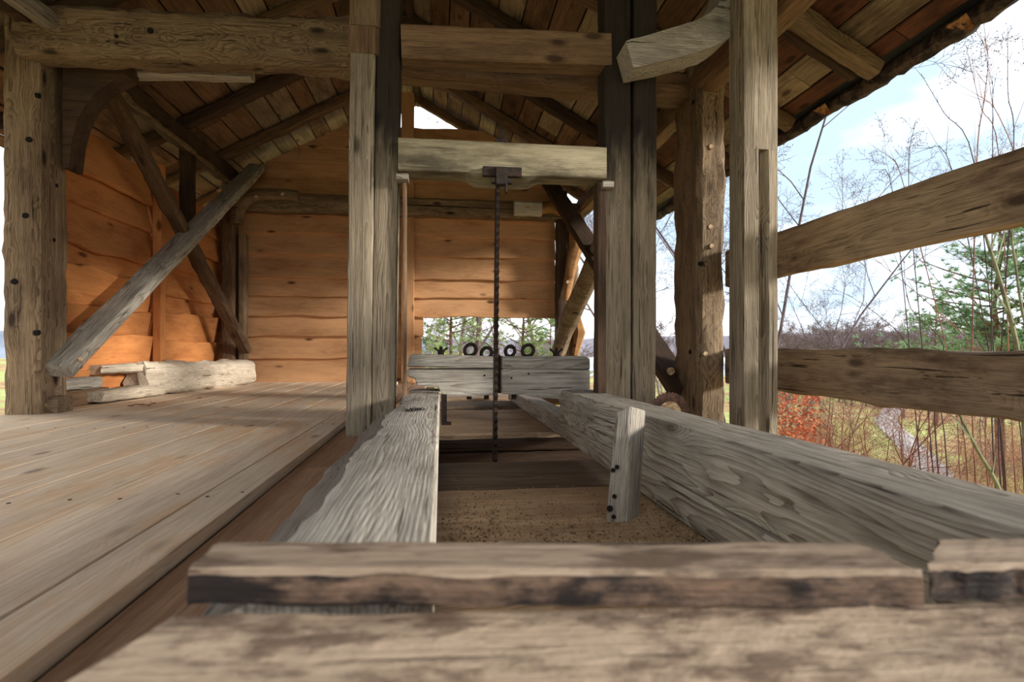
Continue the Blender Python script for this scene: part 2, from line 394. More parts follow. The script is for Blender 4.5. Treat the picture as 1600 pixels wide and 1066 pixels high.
for (x0, x1) in ((-.585, -.40), (-.395, -.2)):
    for (y0, y1) in ((-1.2, 2.3), (2.305, 7.9)):
        beam('lower_floor_board', ((x0+x1)/2, y0, -.05), ((x0+x1)/2, y1, -.05), (x1-x0)-.004, .04, stripm, parent=fl, ch=.004, rough=.002, k=1, seg=10)
for y in (.2, 1.8, 3.4, 5.0, 6.6, 7.7):
    beam('joist', (-3.0, y, -.162), (-.1, y, -.162), .16, .16, brown, parent=fl, ch=.02)
# sills and foundation posts below the floor
for x, nm in ((-2.85, 'left'), (-.12, 'middle'), (1.95, 'right')):
    beam('sill_beam', (x, -1.3, -.36), (x, 8.2, -.36), .2, .22, brown, label='rough sill timber under the %s side of the mill' % nm, cat='beam', ch=.03)
    for y in (0, 2.6, 5.2, 7.8):
        if x < 1.9:
            beam('foundation_post', (x, y, -1.15), (x, y, -.47), .24, .24, brown, up=(0, 1, 0), label='short foundation post under the mill sills', cat='post', group='foundation posts', ch=.05)
for y in (2.75, 5.2, 7.8):
    beam('cross_sill', (-.1, y+.05, -.28), (1.62 if y < 3 else 2.0, y+.05, -.28), .2, .16, brown, label={2.75: 'cross sill under the saw frame', 5.2: 'cross sill beneath the middle of the pit', 7.8: 'cross sill below the back wall opening'}[y], cat='beam', ch=.02)

# ------------------------------------------------------------------ back wall
YB = 7.77
def roofz(x): return 4.05-.55*abs(x+.35)
wb = empty('wall_back', (0, YB, 0), kind='structure')
zs = [-.02, .33, .63, .90, 1.17, 1.42, 1.74, 2.02, 2.27, 2.55, 2.76, 2.97, 3.18, 3.38, 3.52]
for i in range(len(zs)-1):
    z0, z1 = zs[i]-.012, zs[i+1]+.012; zc = (z0+z1)/2
    half = (4.05-.04-z0)/.55
    xl = max(-2.96, -.35-half-.15); xr = min(1.62, -.35+half+.15)
    if z1 < 1.16: spans = [(xl, -.45), (-.44, -.27 if i % 2 else -.25)]
    elif i % 2: spans = [(xl, -.45), (-.44, xr)]
    else: spans = [(xl, -1.1 if i % 4 else -.45), (-1.1 if i % 4 else -.44, xr)]
    for (a, b) in spans:
        if b-a < .05: continue
        plank('wall_plank', (a+.003, YB, zc), (b-.003, YB, zc), z1-z0+.006, .035, orange, parent=wb, wane=.018, up=(0, .22, 1), clip=lambda z: (4.05-z)/.55-.02)
# sill piece above the opening sits lower on the right
beam('wall_stud', (-.46, YB-.08, 0), (-.46, YB-.08, 3.96), .17, .07, orange, up=(0, 1, 0), parent=wb, ch=.006, rough=.003)
# ------------------------------------------------------------------ left wall
wl = empty('wall_left', (-2.92, 6, 0), kind='structure')
lz = [.02, .24, .52, .80, 1.07, 1.33, 1.62, 1.92, 2.22]
for i in range(len(lz)-1):
    z0, z1 = lz[i], lz[i+1]; t = .018
    for k, (a, b) in enumerate(((4.3, 5.94), (5.95, 7.8))):
        dz = .05*math.sin(i*2.3+k*2)
        if i == 0: dz = 0
        A = Vector((-2.93+(.012 if (i+k) % 2 else -.012), a, (z0+z1)/2+dz*.5)); B = Vector((A.x, b, (z0+z1)/2+dz*.6))
        plank('wall_plank', A, B, z1-z0+.075, .045, orangeL, up=(-.2 if i > 3 else .2, 0, 1), parent=wl, wane=.026)
beam('wall_stud', (-2.83, 5.97, 0), (-2.83, 5.97, 2.3), .08, .10, orangeL, up=(0, 1, 0), parent=wl, ch=.006, rough=.003)

# ------------------------------------------------------------------ ceiling: rafters and boards
cl = empty('ceiling', (-.35, 4, 4.05), kind='structure')
RZ = 4.05; XR = -.35
def rp(x, off=0): # point on the roof plane, off = distance above the rafters' underside
    return RZ-.55*abs(x-XR)+off*1.141
Y0, Y1 = -1.8, 8.5
mats = [roofg, roofb, roofb, roofg, roofb]
for side in (1, -1):
    span = (2.93-XR) if side == 1 else (3.55+XR+.35)
    x = .02; row = 0
    while x < span:
        wd = random.uniform(.19, .27)
        if x+wd > span: wd = span-x
        if wd < .06: break
        y = Y0; 
        while y < Y1-.1:
            ln = random.uniform(1.4, 3.2)
            y2 = min(Y1, y+ln)
            if Y1-y2 < .6: y2 = Y1
            xm = XR+side*(x+wd/2)
            up = Vector((side*1.0, 0, -.55)).normalized()
            m = random.choice(mats) if not (side == 1 and x > span-.75) else (roofr if (row+int(y)) % 2 else roofg)
            o = plank('roof_board', (xm, y+.004, rp(xm, .135)), (xm, y2-.004, rp(xm, .135)), wd*1.13-.008, .025, m, up=up, parent=cl, wane=.008, seg=8)
            o.rotation_euler.rotate_axis('X', random.uniform(-.03, .03))
            y = y2
        x += wd; row += 1
RY = [-1.4, -.4, .6, 1.5, 2.42, 3.36, 4.28, 5.25, 6.2, 7.2, 8.15]
for y in RY:
    for side in (1, -1):
        xe = 2.90 if side == 1 else -3.5
        xt = XR-side*.03
        mm = random.choice([brown, dark, brown]) if y != 3.36 else postw
        wd = .11 if y != 3.36 else .13
        beam('rafter', (xt, y, rp(XR, .05)), (xe, y, rp(xe, .05)), wd, .13, mm, parent=cl, ch=.018, rough=.012, taper=(1, .9))
beam('rafter', (.6, 3.50, rp(.6, .07)), (2.86, 3.50, rp(2.86, .07)), .08, .1, dark, parent=cl, ch=.012, rough=.008)
# roof covering above the boards, its membrane lip and the bark edge along the right eave
for side, xe in ((1, 3.02), (-1, -3.65)):
    V = []; Fs = []; n = 40
    for i in range(n+1):
        y = Y0+(Y1-Y0)*i/n
        for (x, off) in ((XR, .19), (xe+.02*nn(y*3, side, 0), .15), (xe, .24), (XR, .30)):
            V.append((x, y, rp(x, off)))
    for i in range(n):
        for j in range(4): a = i*4+j; b = i*4+(j+1) % 4; Fs.append((a, a+4, b+4, b))
    Fs += [(0, 1, 2, 3), tuple(n*4+j for j in (3, 2, 1, 0))]
    place('roof_covering', V, Fs, membr, parent=cl, smooth=30)
for side, xe in ((1, 3.015), (-1, -3.65)):
    pts = []; rad = []
    y = Y0
    while y <= Y1+.001:
        pts.append((xe+.035*nn(y*1.3, 5, 0)+.02*nn(y*6, 6, 0), y, rp(xe, .12)+.03*nn(y*2.2, 9, 0))); rad.append(.058+.02*nn(y*4, 1, 0)+.012*nn(y*15, 2, 0)); y += .06
    V, Fs = tube_geo(pts, rad, 10, wob=.35); place('bark_edge', V, Fs, barkm, parent=cl)
random.seed(21)
for y in (2.75, 3.9, 4.6):      # torn flaps of bark hanging under the eave
    V = []; Fs = []
    for i in range(7):
        for j in range(4):
            V.append((2.93+.018*j+.012*nn(i*.9, j, y), y+.022*i*(1-.22*j)+.02*nn(i, j, 3), rp(2.93+.018*j, .08)-.012*j-.014*abs(nn(i, j*2, y))))
    for i in range(6):
        for j in range(3): a = i*4+j; Fs.append((a, a+1, a+5, a+4))
    V2 = V+[(v[0], v[1], v[2]+.006) for v in V]; n = len(V); F2 = Fs+[tuple(q+n for q in f)[::-1] for f in Fs]
    place('torn_bark', V2, F2, barkl, parent=cl)
cyl_between('ridge_pole', (XR, Y0+.1, RZ+.09), (XR, Y1-.1, RZ+.09), .05, dark, parent=cl)

# ------------------------------------------------------------------ frame timbers
def hole(parent, p, nrm, r=.014, mat=None, name='peg_hole', depth=.004):
    p = Vector(p); nrm = Vector(nrm).normalized()
    V, Fs = tube_geo([p-nrm*.02, p+nrm*depth], r, 10, wob=.2, seed=p.x*9)
    return place(name, V, Fs, mat or holem, parent)
# left near post
lp = empty('corner_post', (-2.85, 4.27, 0), label='massive hewn grey-brown post with dark peg holes at the far left edge', cat='post')
beam('shaft', (-2.85, 4.30, -.3), (-2.85, 4.30, 2.75), .23, .33, postw, up=(0, 1, 0), parent=lp, ch=.035, rough=.012, wane=.012)
beam('foot_block', (-2.80, 4.30, -.02), (-2.66, 4.30, -.02), .16, .26, postw, parent=lp, ch=.02, rough=.01)
for (px, py) in ((62, 150), (45, 218), (40, 337), (22, 440), (60, 520)):
    p = at(px, py, 4.13) if px < 56 else atx(px, py, -2.735)
    hole(lp, p, (0, -1, 0) if px < 56 else (1, 0, 0), .019)
for (px, py) in ((72, 633), (84, 375), (88, 290)): hole(lp, atx(px, py, -2.735), (1, 0, 0), .015, mat=endm if py > 600 else None, name='peg' if py > 600 else 'peg_hole')
# tie beam across
tb = empty('tie_beam', (-.4, 4.2, 2.55), label='long hewn tie beam spanning the mill at the top from the left corner post', cat='beam')
A = Vector((-2.80, 4.14, 2.585)); B = Vector((-.42, 4.02, 2.575))
beam('beam_half', A, B, .26, .34, postw, parent=tb, ch=.05, rough=.02, wane=.03, k=3)
beam('beam_half', (-.44, 4.04, 2.50), (2.0, 4.14, 2.48), .22, .2, brown, parent=tb, ch=.02, rough=.01)
for (px, py) in ((182, 57), (182, 70), (235, 48), (308, 67), (472, 45), (505, 83)):
    hole(tb, at(px, py, 3.975), (0, -1, 0), .014 if px != 235 else .02, mat=endm if (px, py) in ((308, 67),) else None)
# curved knee between left post and tie beam + pale strut under it
prof = [(98, 96), (200, 100), (196, 116), (172, 128), (150, 143), (133, 164), (120, 190), (112, 220), (107, 262), (98, 262)]
kp = [at(px, py, 4.30) for px, py in prof]; V = kp+[p+Vector((0, .16, 0)) for p in kp]; n = len(kp)
Fs = [tuple(range(n)), tuple(range(n, 2*n))[::-1]]+[(i, n+i, n+(i+1) % n, (i+1) % n) for i in range(n)]
place('curved_knee', V, Fs, dark, smooth=30, label='dark curved knee brace between the left corner post and the tie beam', cat='brace')
beam('strut', atx(175, 113, -2.45), at(395, 118, 4.45), .10, .085, greyL, label='pale grey horizontal strut tucked under the left tie beam', cat='beam', ch=.02)

beam('roof_strut', atx(-30, -45, -2.6), at(92, 42, 4.1), .10, .12, grey, label='pale slanting strut end above the left corner post, upper left corner', cat='beam', ch=.02)
# wall plate (left, along the building)
wp = empty('wall_plate', (-2.72, 6, 2.5), label='dark hewn wall plate under the left roof slope with pale torn underside', cat='beam')
beam('plate', (-2.74, 3.9, 2.70), (-2.70, 8.2, 2.66), .2, .2, dark, parent=wp, ch=.05, rough=.03, wane=.03)
V, Fs = tube_geo(smooth_path([(-2.63, 4.7, 2.56), (-2.62, 5.6, 2.55), (-2.62, 6.6, 2.54), (-2.62, 7.3, 2.52)], 8), .022, 8, wob=1.6)
place('torn_edge', V, Fs, postw, parent=wp, label='pale splintered lower edge')
beam('wall_plate', (1.98, Y0+.2, 2.48), (1.98, 8.2, 2.44), .2, .2, brown, label='brown wall plate carrying the right roof slope behind the square posts', cat='beam', ch=.04, rough=.02)

# left X bracing
ba = beam('diagonal_brace', atx(88, 580, -2.68), at(402, 262, 7.62), .10, .20, grey, up=(1, 0, 0), label='long grey brace rising from the foot of the left corner post to the back plate', cat='brace', ch=.012, rough=.008)
ba.data.materials[0] = grey
hole(None, atx(118, 562, -2.60), (1, -.3, 0), .02, mat=endm, name='brace_peg', depth=.04)
D.objects['brace_peg'].parent = ba; D.objects['brace_peg'].matrix_parent_inverse = ba.matrix_basis.inverted()
beam('diagonal_brace', atx(165, 135, -2.68), at(384, 548, 7.5), .10, .14, brown, up=(1, 0, 0), label='brown brace crossing behind the long grey one, falling to the back left corner', cat='brace', ch=.02, rough=.012)
beam('hanging_strut', atx(293, 232, -2.78), atx(293, 352, -2.78), .13, .12, dark, up=(0, 1, 0), label='short dark upright strut between left wall plate and crossing braces', cat='post', ch=.01)
# back left corner post with knee
bl = empty('corner_post', (-2.72, 7.6, 0), label='brown corner post with forked knee where left and back walls meet', cat='post')
beam('shaft', (-2.74, 7.60, -.1), (-2.74, 7.60, 2.6), .16, .2, brown, up=(0, 1, 0), parent=bl, ch=.02, rough=.01)
beam('shaft', (-2.585, 7.62, -.1), (-2.585, 7.62, 1.95), .09, .14, postw, up=(0, 1, 0), parent=bl, ch=.015, rough=.006)
V, Fs = tube_geo(smooth_path([at(368, 350, 7.45), at(372, 325, 7.45), at(395, 306, 7.45), at(430, 304, 7.42), at(466, 306, 7.42)], 4), interp([.08, .095, .08, .075, .07], 4), 10, wob=.12)
kn = place('curved_knee', V, Fs, postw, parent=bl)
for q in ((401, 308), (442, 304)): hole(bl, at(*q, 7.36), (0, -1, 0), .022, mat=endm, name='peg', depth=.012)
# rear tie beam
rt = beam('tie_beam', at(380, 317, 7.6), at(905, 333, 7.6), .2, .23, postw, label='grey tie beam along the back wall above the opening', cat='beam', ch=.02, rough=.01, wane=.015)
beam('beam_split', at(628, 320, 7.49), at(870, 330, 7.49), .02, .008, holem, parent=rt); 
D.objects['beam_split'].matrix_parent_inverse = rt.matrix_basis.inverted(); D.objects['beam_split'].matrix_basis = frame(at(628, 320, 7.49), at(870, 330, 7.49), (0, 0, 1))[0]
# rear right corner post
rr = empty('corner_post', (1.72, 7.6, 0), label='dark corner post with orange curved knee right of the back opening', cat='post')
beam('shaft', at(875, 560, 7.62)*1.0-Vector((0, 0, .6)), at(877, 300, 7.62), .14, .16, dark, up=(0, 1, 0), parent=rr, ch=.015)
beam('shaft', (1.85, 7.72, -.4), (1.85, 7.72, 2.5), .17, .17, postw, up=(0, 1, 0), parent=rr, ch=.03, rough=.015)
V, Fs = tube_geo(smooth_path([at(836, 327, 7.45), at(868, 325, 7.45), at(890, 340, 7.45), at(901, 372, 7.45), at(892, 420, 7.45), at(884, 470, 7.45)], 5), interp([.085, .09, .10, .10, .08, .05], 5), 10, wob=.15)
place('curved_knee', V, Fs, knee_m, parent=rr)
beam('knee_tenon', at(803, 326, 7.42), at(846, 328, 7.42), .12, .19, greyL, parent=rr, ch=.02)
for q in ((824, 322), (887, 441)): hole(rr, at(*q, 7.34), (0, -1, 0), .022, mat=endm, name='peg', depth=.014)
# right X bracing
beam('diagonal_brace', at(858, 285, 7.5), at(1066, 612, 4.15), .09, .22, dark, up=(1, 0, 0), label='dark brace falling from back wall to the foot of the right post', cat='brace', ch=.015, rough=.008)
_p = hole(None, at(1047, 580, 4.25), (-.3, -1, 0), .03, mat=endm, name='brace_peg', depth=.06)
_b = D.objects['diagonal_brace.002']; _p.parent = _b; _p.matrix_parent_inverse = _b.matrix_basis.inverted()
V, Fs = tube_geo(smooth_path([at(872, 552, 7.45), at(890, 500, 7.2), at(926, 420, 6.2), at(975, 300, 5.0), at(1010, 190, 4.4)], 5), interp([.10, .125, .12, .11, .1], 5), 10, wob=.12)
place('diagonal_brace', V, Fs, postw, label='round knotty brown brace rising right of the back opening', cat='brace')
V, Fs = tube_geo([at(900, 482, 7.6), at(906, 520, 7.55), at(899, 555, 7.6)], [.03, .08, .05], 7, wob=.6)
place('splintered_stump', V, Fs, knee_m, label='splintered orange stub of wood at the foot of the round brace', cat='timber')

# right near post (hewn)
rp_ = empty('corner_post', (1.98, 4.1, 0), label='thick hewn brown post with peg holes behind the square grooved post', cat='post')
beam('shaft', (2.0, 4.10, -.9), (2.0, 4.10, 2.62), .22, .44, postw, up=(0, 1, 0), parent=rp_, ch=.035, rough=.02, wane=.03, k=3)
for (px, py) in ((1111, 230), (1112, 385), (1110, 355), (1102, 553)): hole(rp_, at(px, py, 3.875), (0, -1, 0), .018, mat=endm, name='peg', depth=.01)
for (px, py) in ((1083, 160), (1096, 412), (1078, 550)): hole(rp_, atx(px, py, 1.885) if px < 1090 else at(px, py, 3.875), (-1, 0, 0) if px < 1090 else (0, -1, 0), .017)

# square grooved post
PX0, PX1, PY0 = 1.627, 1.824, 2.80
sp = empty('square_post', ((PX0+PX1)/2, PY0+.08, 0), label='square grey post with a long groove, first post left of the open side', cat='post')
wS, hS = PX1-PX0, .155
gx0 = .085-wS/2; gx1 = .145-wS/2
sec_full = [(-wS/2, -hS/2), (wS/2, -hS/2), (wS/2, hS/2), (-wS/2, hS/2)]
def post_piece(z0, z1, groove):
    if groove: sec = [(-wS/2, -hS/2), (gx0-.004, -hS/2), (gx0, -hS/2+.004), (gx0, -hS/2+.045), (gx1-.018, -hS/2+.045), (gx1-.006, -hS/2+.01), (gx1, -hS/2), (wS/2-.004, -hS/2), (wS/2, -hS/2+.004), (wS/2, hS/2), (-wS/2, hS/2)]
    else: sec = [(-wS/2, -hS/2), (gx0, -hS/2), (gx1, -hS/2), (wS/2-.004, -hS/2), (wS/2, -hS/2+.004), (wS/2, hS/2), (-wS/2, hS/2)]
    n = 24; V = []; m = len(sec); Fs = []
    for i in range(n+1):
        z = (z1-z0)*i/n-(z1-z0)/2
        for (a, b) in sec: V.append((z, a+.003*nn(z*4+z0, a*9, b), b+.003*nn(z*4, a*9, b+7+z0)))
    for i in range(n):
        for j in range(m): a = i*m+j; b = i*m+(j+1) % m; Fs.append((a, b, b+m, a+m))
    Fs += [tuple(range(m))[::-1], tuple(n*m+j for j in range(m))]
    M = Matrix(((0, 1, 0, (PX0+PX1)/2), (0, 0, 1, PY0+hS/2), (1, 0, 0, (z0+z1)/2), (0, 0, 0, 1)))
    return mesh_obj('shaft', V, Fs, greyp, sp, 20, M)
zg = at(1190, 233, PY0).z
post_piece(-.9, zg, True); post_piece(zg, 3.1, False)
# beam for the sill below the right posts is the right sill_beam; guard rails on the open right side
r1 = beam('guard_rail', (2.16, -.8, at(1300, 340, 2.9).z*0+1.055), (2.16, 3.92, 1.055), .07, .285, railm, label='upper guard rail board across the open right side', cat='rail', ch=.008, rough=.006, wane=.008)
r2 = beam('guard_rail', (2.16, -.8, .30), (2.16, 3.92, .315), .07, .27, railm, k=2, label='lower guard rail board with wavy bark edge on the right side', cat='rail', ch=.012, rough=.012, wane=.014)
for yy, zz in ((3.0, .32), (2.3, .30)): hole(r2, (0, 0, 0), (0, 0, 1), .001) if False else None

# ------------------------------------------------------------------ the saw frame
YS = 3.11
def vpost(name, pxa, pxb, z0, z1, label, mat, depth=.15, Yf=YS, lean=0):
    a = at(pxa, 400, Yf).x; b = at(pxb, 400, Yf).x
    return beam(name, ((a+b)/2-lean/2, Yf+depth/2, z0), ((a+b)/2+lean/2, Yf+depth/2, z1), b-a, depth, mat, up=(0, 1, 0), label=label, cat='post', ch=.006, rough=.004, wane=.004)
p1 = vpost('frame_post', 543, 582, -.32, 2.15, 'pale grey outer post of the left pair holding the saw frame', greyp, .13, YS, .03)
p2 = vpost('frame_post', 585, 622, -.32, 3.2, 'inner post of the left pair, tarred black on its upper half', postt, .15, YS+.02, .05)
p3 = vpost('frame_post', 945, 986, -.32, 3.2, 'inner post of the right pair, blackened towards the top', postt, .15, YS, .0)
p4 = vpost('frame_post', 990, 1026, -.32, 3.2, 'outer post of the right pair beside the inner blackened one', postt, .13, YS+.01, .01)
beam('post_cap', at(569, 88, YS+.03)+Vector((0, .04, 0)), at(569, 46, YS+.03)+Vector((0, .04, 0)), .17, .15, brown, up=(0, 1, 0), label='reddish brown block capping the pale left frame post', cat='timber', ch=.02)
beam('top_post', at(570, 45, YS+.03)+Vector((0, .04, 0)), at(571, -60, YS+.03)+Vector((0, .04, 0)), .17, .15, postw, up=(0, 1, 0), label='short grey upright continuing above the brown cap block', cat='post', ch=.02)
# head beam of the fixed frame
beam('cross_beam', at(628, 73, YS+.06), at(950, 86, YS+.06), .14, .19, brown, label='brown head beam joining both pairs of frame posts near the roof', cat='beam', ch=.01)
# knee in front of the right pair
V, Fs = tube_geo(smooth_path([at(976, 98, 3.0), at(1040, 82, 3.0), at(1105, 58, 3.04), at(1140, 10, 3.06), at(1165, -70, 3.08)], 5), interp([.125, .135, .145, .155, .155], 5), 4, sq=.85, wob=.05)
kk = place('bent_knee', V, Fs, grey, smooth=30, label='bent grey knee timber with sawn end crossing in front of the right frame posts', cat='brace')

# moving saw sash
sf = empty('saw_sash', (.37, 3.06, 0), label='wooden saw sash with pale head beam and long toothed blade between the frame posts', cat='saw frame')
zt0 = at(785, 222, 3.05).z; xl = at(622, 240, 3.05).x; xr = at(948, 240, 3.05).x
n = 40; V = []; Fs = []; hb = .19; dp = .13
sec = section(dp, hb, .006, 1)
for i in range(n+1):
    t = i/n; x = (t-.5)*(xr-xl)
    xc = abs(t-.49)
    drop = .035*(1-sm(.12, .19, xc))
    rise = .012*sm(.12, .22, xc)*(1-sm(.38, .46, xc))
    for (a, b) in sec:
        zz = b - (drop-rise*0 if b < 0 and True else 0)
        if b < 0 and a < 0: zz = b+.012 - drop*.25
        V.append((x, a, zz+.002*nn(x*8, a*20, b*20)))
m = len(sec)
for i in range(n):
    for j in range(m): a = i*m+j; b = i*m+(j+1) % m; Fs.append((a, b, b+m, a+m))
Fs += [tuple(range(m))[::-1], tuple(n*m+j for j in range(m))]
mesh_obj('head_beam', V, Fs, olive, sf, 35, Matrix.Translation(((xl+xr)/2, 3.05+dp/2, zt0-hb/2)))
beam('stile', (xl+.03, 3.14, -.5), (xl+.03, 3.14, zt0-hb-.0), .02, .09, brown, up=(0, 1, 0), parent=sf, ch=.004)
beam('stile', (xr-.015, 3.14, -.5), (xr-.015, 3.14, zt0-hb-.0), .05, .09, dark, up=(0, 1, 0), parent=sf, ch=.004)
for x in (xl+.02, xr+.01): beam('wedge', (x-.03, 3.10, zt0-hb-.02), (x+.035, 3.10, zt0-hb-.02), .09, .035, grey, parent=sf, ch=.004)
beam('foot_beam', (xl+.02, 3.12, -.56), (xr-.02, 3.12, -.56), .12, .12, brown, parent=sf, ch=.01)
xb = at(781, 400, 3.08).x; zc = at(781, 270, 3.04).z
V, Fs = box_geo(xb-.10, xb+.115, 3.015, 3.052, zc-.024, zc+.026); place('iron_clamp', V, Fs, iron, sf)
V, Fs = box_geo(xb-.028, xb+.034, 2.995, 3.05, zc-.075, zc+.02); box_geo(xb-.05, xb+.06, 3.0, 3.04, zc-.066, zc-.044, V, Fs); box_geo(xb+.022, xb+.034, 2.99, 3.03, zc-.12, zc-.07, V, Fs); place('blade_stirrup', V, Fs, iron, sf)
V, Fs = box_geo(xb-.022, xb+.045, 3.08, 3.15, zt0-.005, zt0+.03); box_geo(xb+.0, xb+.024, 3.1, 3.13, zt0+.02, zt0+.085, V, Fs); place('wedge_bolt', V, Fs, iron, sf)
# blade, toothed edge towards the logs
V = []; Fs = []; z = -.5; top = zc-.05; i = 0; tx = .0085
while z < top:
    for (dx, dy) in ((-tx, 3.17), (tx, 3.17), (tx+.003*(i % 2), 3.065 if i % 2 else 3.082), (-tx, 3.065 if i % 2 else 3.082)):
        V.append((xb-.01+dx-.02*(top-z)/2, dy, z))
    z += .022; i += 1
for k in range(i-1):
    for j in range(4): a = k*4+j; b = k*4+(j+1) % 4; Fs.append((a, b, b+4, a+4))
Fs += [(0, 1, 2, 3), tuple((i-1)*4+j for j in (3, 2, 1, 0))]
place('blade', V, Fs, iron, sf, smooth=10)

# ------------------------------------------------------------------ carriage rails
HT = .19
V = []
secL = [(.095, -.20), (.098, -.01), (.092, 0), (0, .002), (-.088, -.002), (-.10, -.010), (-.145, -.035), (-.185, -.068), (-.208, -.11), (-.212, -.2)]
def rail_L():
    V = []; Fs = []; n = 70; y0, y1 = .615, 3.62; m = len(secL)
    for i in range(n+1):
        y = y0+(y1-y0)*i/n
        for j, (a, b) in enumerate(secL):
            wv = 0
            fa = 1-.75*sm(2.3, 2.9, y)
            if a < -.1: a = -.1+(a+.1)*fa
            if j >= 4: wv = .022*nn(y*2.4, j*.25, 2)+.010*nn(y*9, j, 3)+.008*nn(y*22, j*2, 3)
            V.append((y-(y0+y1)/2, -(a+wv), b+(.0015*nn(y*12, a*20, 0) if 0 < j < 5 else .006*nn(y*8, j*1.3, 5))))
    for i in range(n):
        for j in range(m): a = i*m+j; b = i*m+(j+1) % m; Fs.append((a, b, b+m, a+m))
    Fs += [tuple(range(m))[::-1], tuple(n*m+j for j in range(m))]
    M = Matrix(((0, -1, 0, -.108), (1, 0, 0, (y0+y1)/2), (0, 0, 1, HT), (0, 0, 0, 1)))
    o = mesh_obj('carriage_rail', V, Fs, greyL, None, 30, M); o.data.materials.append(barkg)
    for p in o.data.polygons:
        if len(p.vertices) == 4 and (p.index-0) % m in (5, 6, 7) : p.material_index = 1
    return o
rl = tag(rail_L(), 'pale grey left carriage rail with worn bark edge along the plank floor', 'rail')
rr_ = beam('carriage_rail', (.945, .35, HT-.10), (.845, 3.42, HT-.10), .21, .20, greyL, label='grey right carriage rail with flowing grain on its inner face', cat='rail', ch=.006, rough=.003, wane=.004)
rr_.data.materials[0] = grey
beam('lower_rail', (.885, .6, -.07), (.835, 6.2, -.07), .17, .115, grey, label='grey lower rail running under the right carriage rail', cat='rail', ch=.008, rough=.004)
# stake at the inner side of the right rail
A = atd(967, 842, 1.86); B = atd(982, 640, 2.06)
V = []; Fs = []
bx = [(A, -.052, .05), (B, -.046, .028)]
fx = Vector((C_, -S_, 0)); fy = Vector((S_, C_, 0))
base = []
for (px, py, d) in ((943, 850, 1.84), (976, 850, 1.84), (996, 850, 1.90), (958, 850, 1.93), (962, 645, 1.93), (986, 634, 1.93), (1010, 642, 2.0), (978, 640, 2.04)):
    base.append(atd(px, py, d))
Fs = [(3, 2, 1, 0), (4, 5, 6, 7), (0, 1, 5, 4), (1, 2, 6, 5), (2, 3, 7, 6), (3, 0, 4, 7)]
bm = bmesh.new(); vs = [bm.verts.new(v) for v in base]; [bm.faces.new([vs[i] for i in f]) for f in Fs]
bmesh.ops.bevel(bm, geom=bm.edges[:], offset=.004, segments=2, affect='EDGES'); bmesh.ops.recalc_face_normals(bm, faces=bm.faces)
me = D.meshes.new('stake'); bm.to_mesh(me); bm.free()
Mx = frame(atd(968, 850, 1.88), atd(984, 640, 1.99), (S_, C_, 0))[0]
me.transform(Mx.inverted()); me.materials.append(grey)
st = D.objects.new('stake', me); C.objects.link(st); st.matrix_basis = Mx
tag(st, 'upright grey stake with slanted top against the inside of the right rail', 'stake')
for (px, py, d) in ((964, 730, 1.88), (958, 735, 1.88), (960, 776, 1.86), (953, 795, 1.85), (959, 808, 1.85)):
    V, Fs = tube_geo([atd(px, py, d), atd(px, py, d+.02)], .008 if py != 795 else .011, 8)
    o = place('nail_hole', V, Fs, holem); o.parent = st; o.matrix_parent_inverse = Mx.inverted()

# planks across the pit
pitd = wood('pit_plank_dark', srgb(132,112,92), srgb(72,58,46), srgb(50,38,30), .6, ring_c=.8, cracks=.4, bump=.6, knots=.5)
pit = [(1.0, 1.50, -.165, pitm), (1.53, 2.28, -.165, pitm), (2.33, 3.0, -.20, pitd), (3.62, 3.78, -.20, dark), (3.80, 5.25, -.165, pitm), (5.5, 6.1, -.16, pitd), (6.35, 7.1, -.15, pitm)]
names = ['near the camera under the front beams', 'dusted with sawdust below the stake', 'with flamed grain just before the saw slot', 'narrow one right behind the saw slot', 'broad one under the head block', 'second from the back of the pit', 'last one at the back of the pit']
for (y0, y1, z, m), nm in zip(pit, names):
    beam('pit_plank', (-.16, (y0+y1)/2, z), (1.1, (y0+y1)/2+.0, z), y1-y0, .06, m, label='flat plank across the pit, '+nm, cat='plank', ch=.012, rough=.008, wane=.012, k=3)
for y, z in ((3.69, -.36), (5.45, -.33), (6.2, -.33)):  # bearers take the dark timber so the shade in the gaps is in their colour
    beam('cross_bearer', (-.16, y, z), (1.1, y, z), .12, .24, dark, label={3.69: 'cross bearer coloured dark as shade, closing the far side of the saw slot', 5.45: 'cross bearer coloured dark as shade before the second last pit plank', 6.2: 'cross bearer coloured dark as shade before the last pit plank'}[y], cat='beam', ch=.01)
V, Fs = box_geo(-.1, 1.05, 3.05, 3.69, -.98, -.94); place('pit_bottom', V, Fs, dark, label='dark boards at the bottom of the saw slot', cat='plank')
# dust heap of sawdust on the near pit planks
V = []; Fs = []; random.seed(4)
for i in range(9000):
    x = random.uniform(0, .95); y = 1.3+abs(random.gauss(0, .38)); 
    if y > 2.3 or (x > .2 and x < .7 and random.random() < .35): continue
    s = random.uniform(.0015, .005); z = -.133+ random.uniform(0, .003); b = len(V); a = random.random()*6
    for q in range(3): V.append((x+s*math.cos(a+q*2.1), y+s*math.sin(a+q*2.1), z))
    V.append((x, y, z+s)); Fs += [(b, b+1, b+3), (b+1, b+2, b+3), (b+2, b, b+3)]
tag(mesh_obj('sawdust', V, Fs, sawd), 'brown sawdust crumbs strewn over the near pit planks', 'sawdust', kind='stuff')

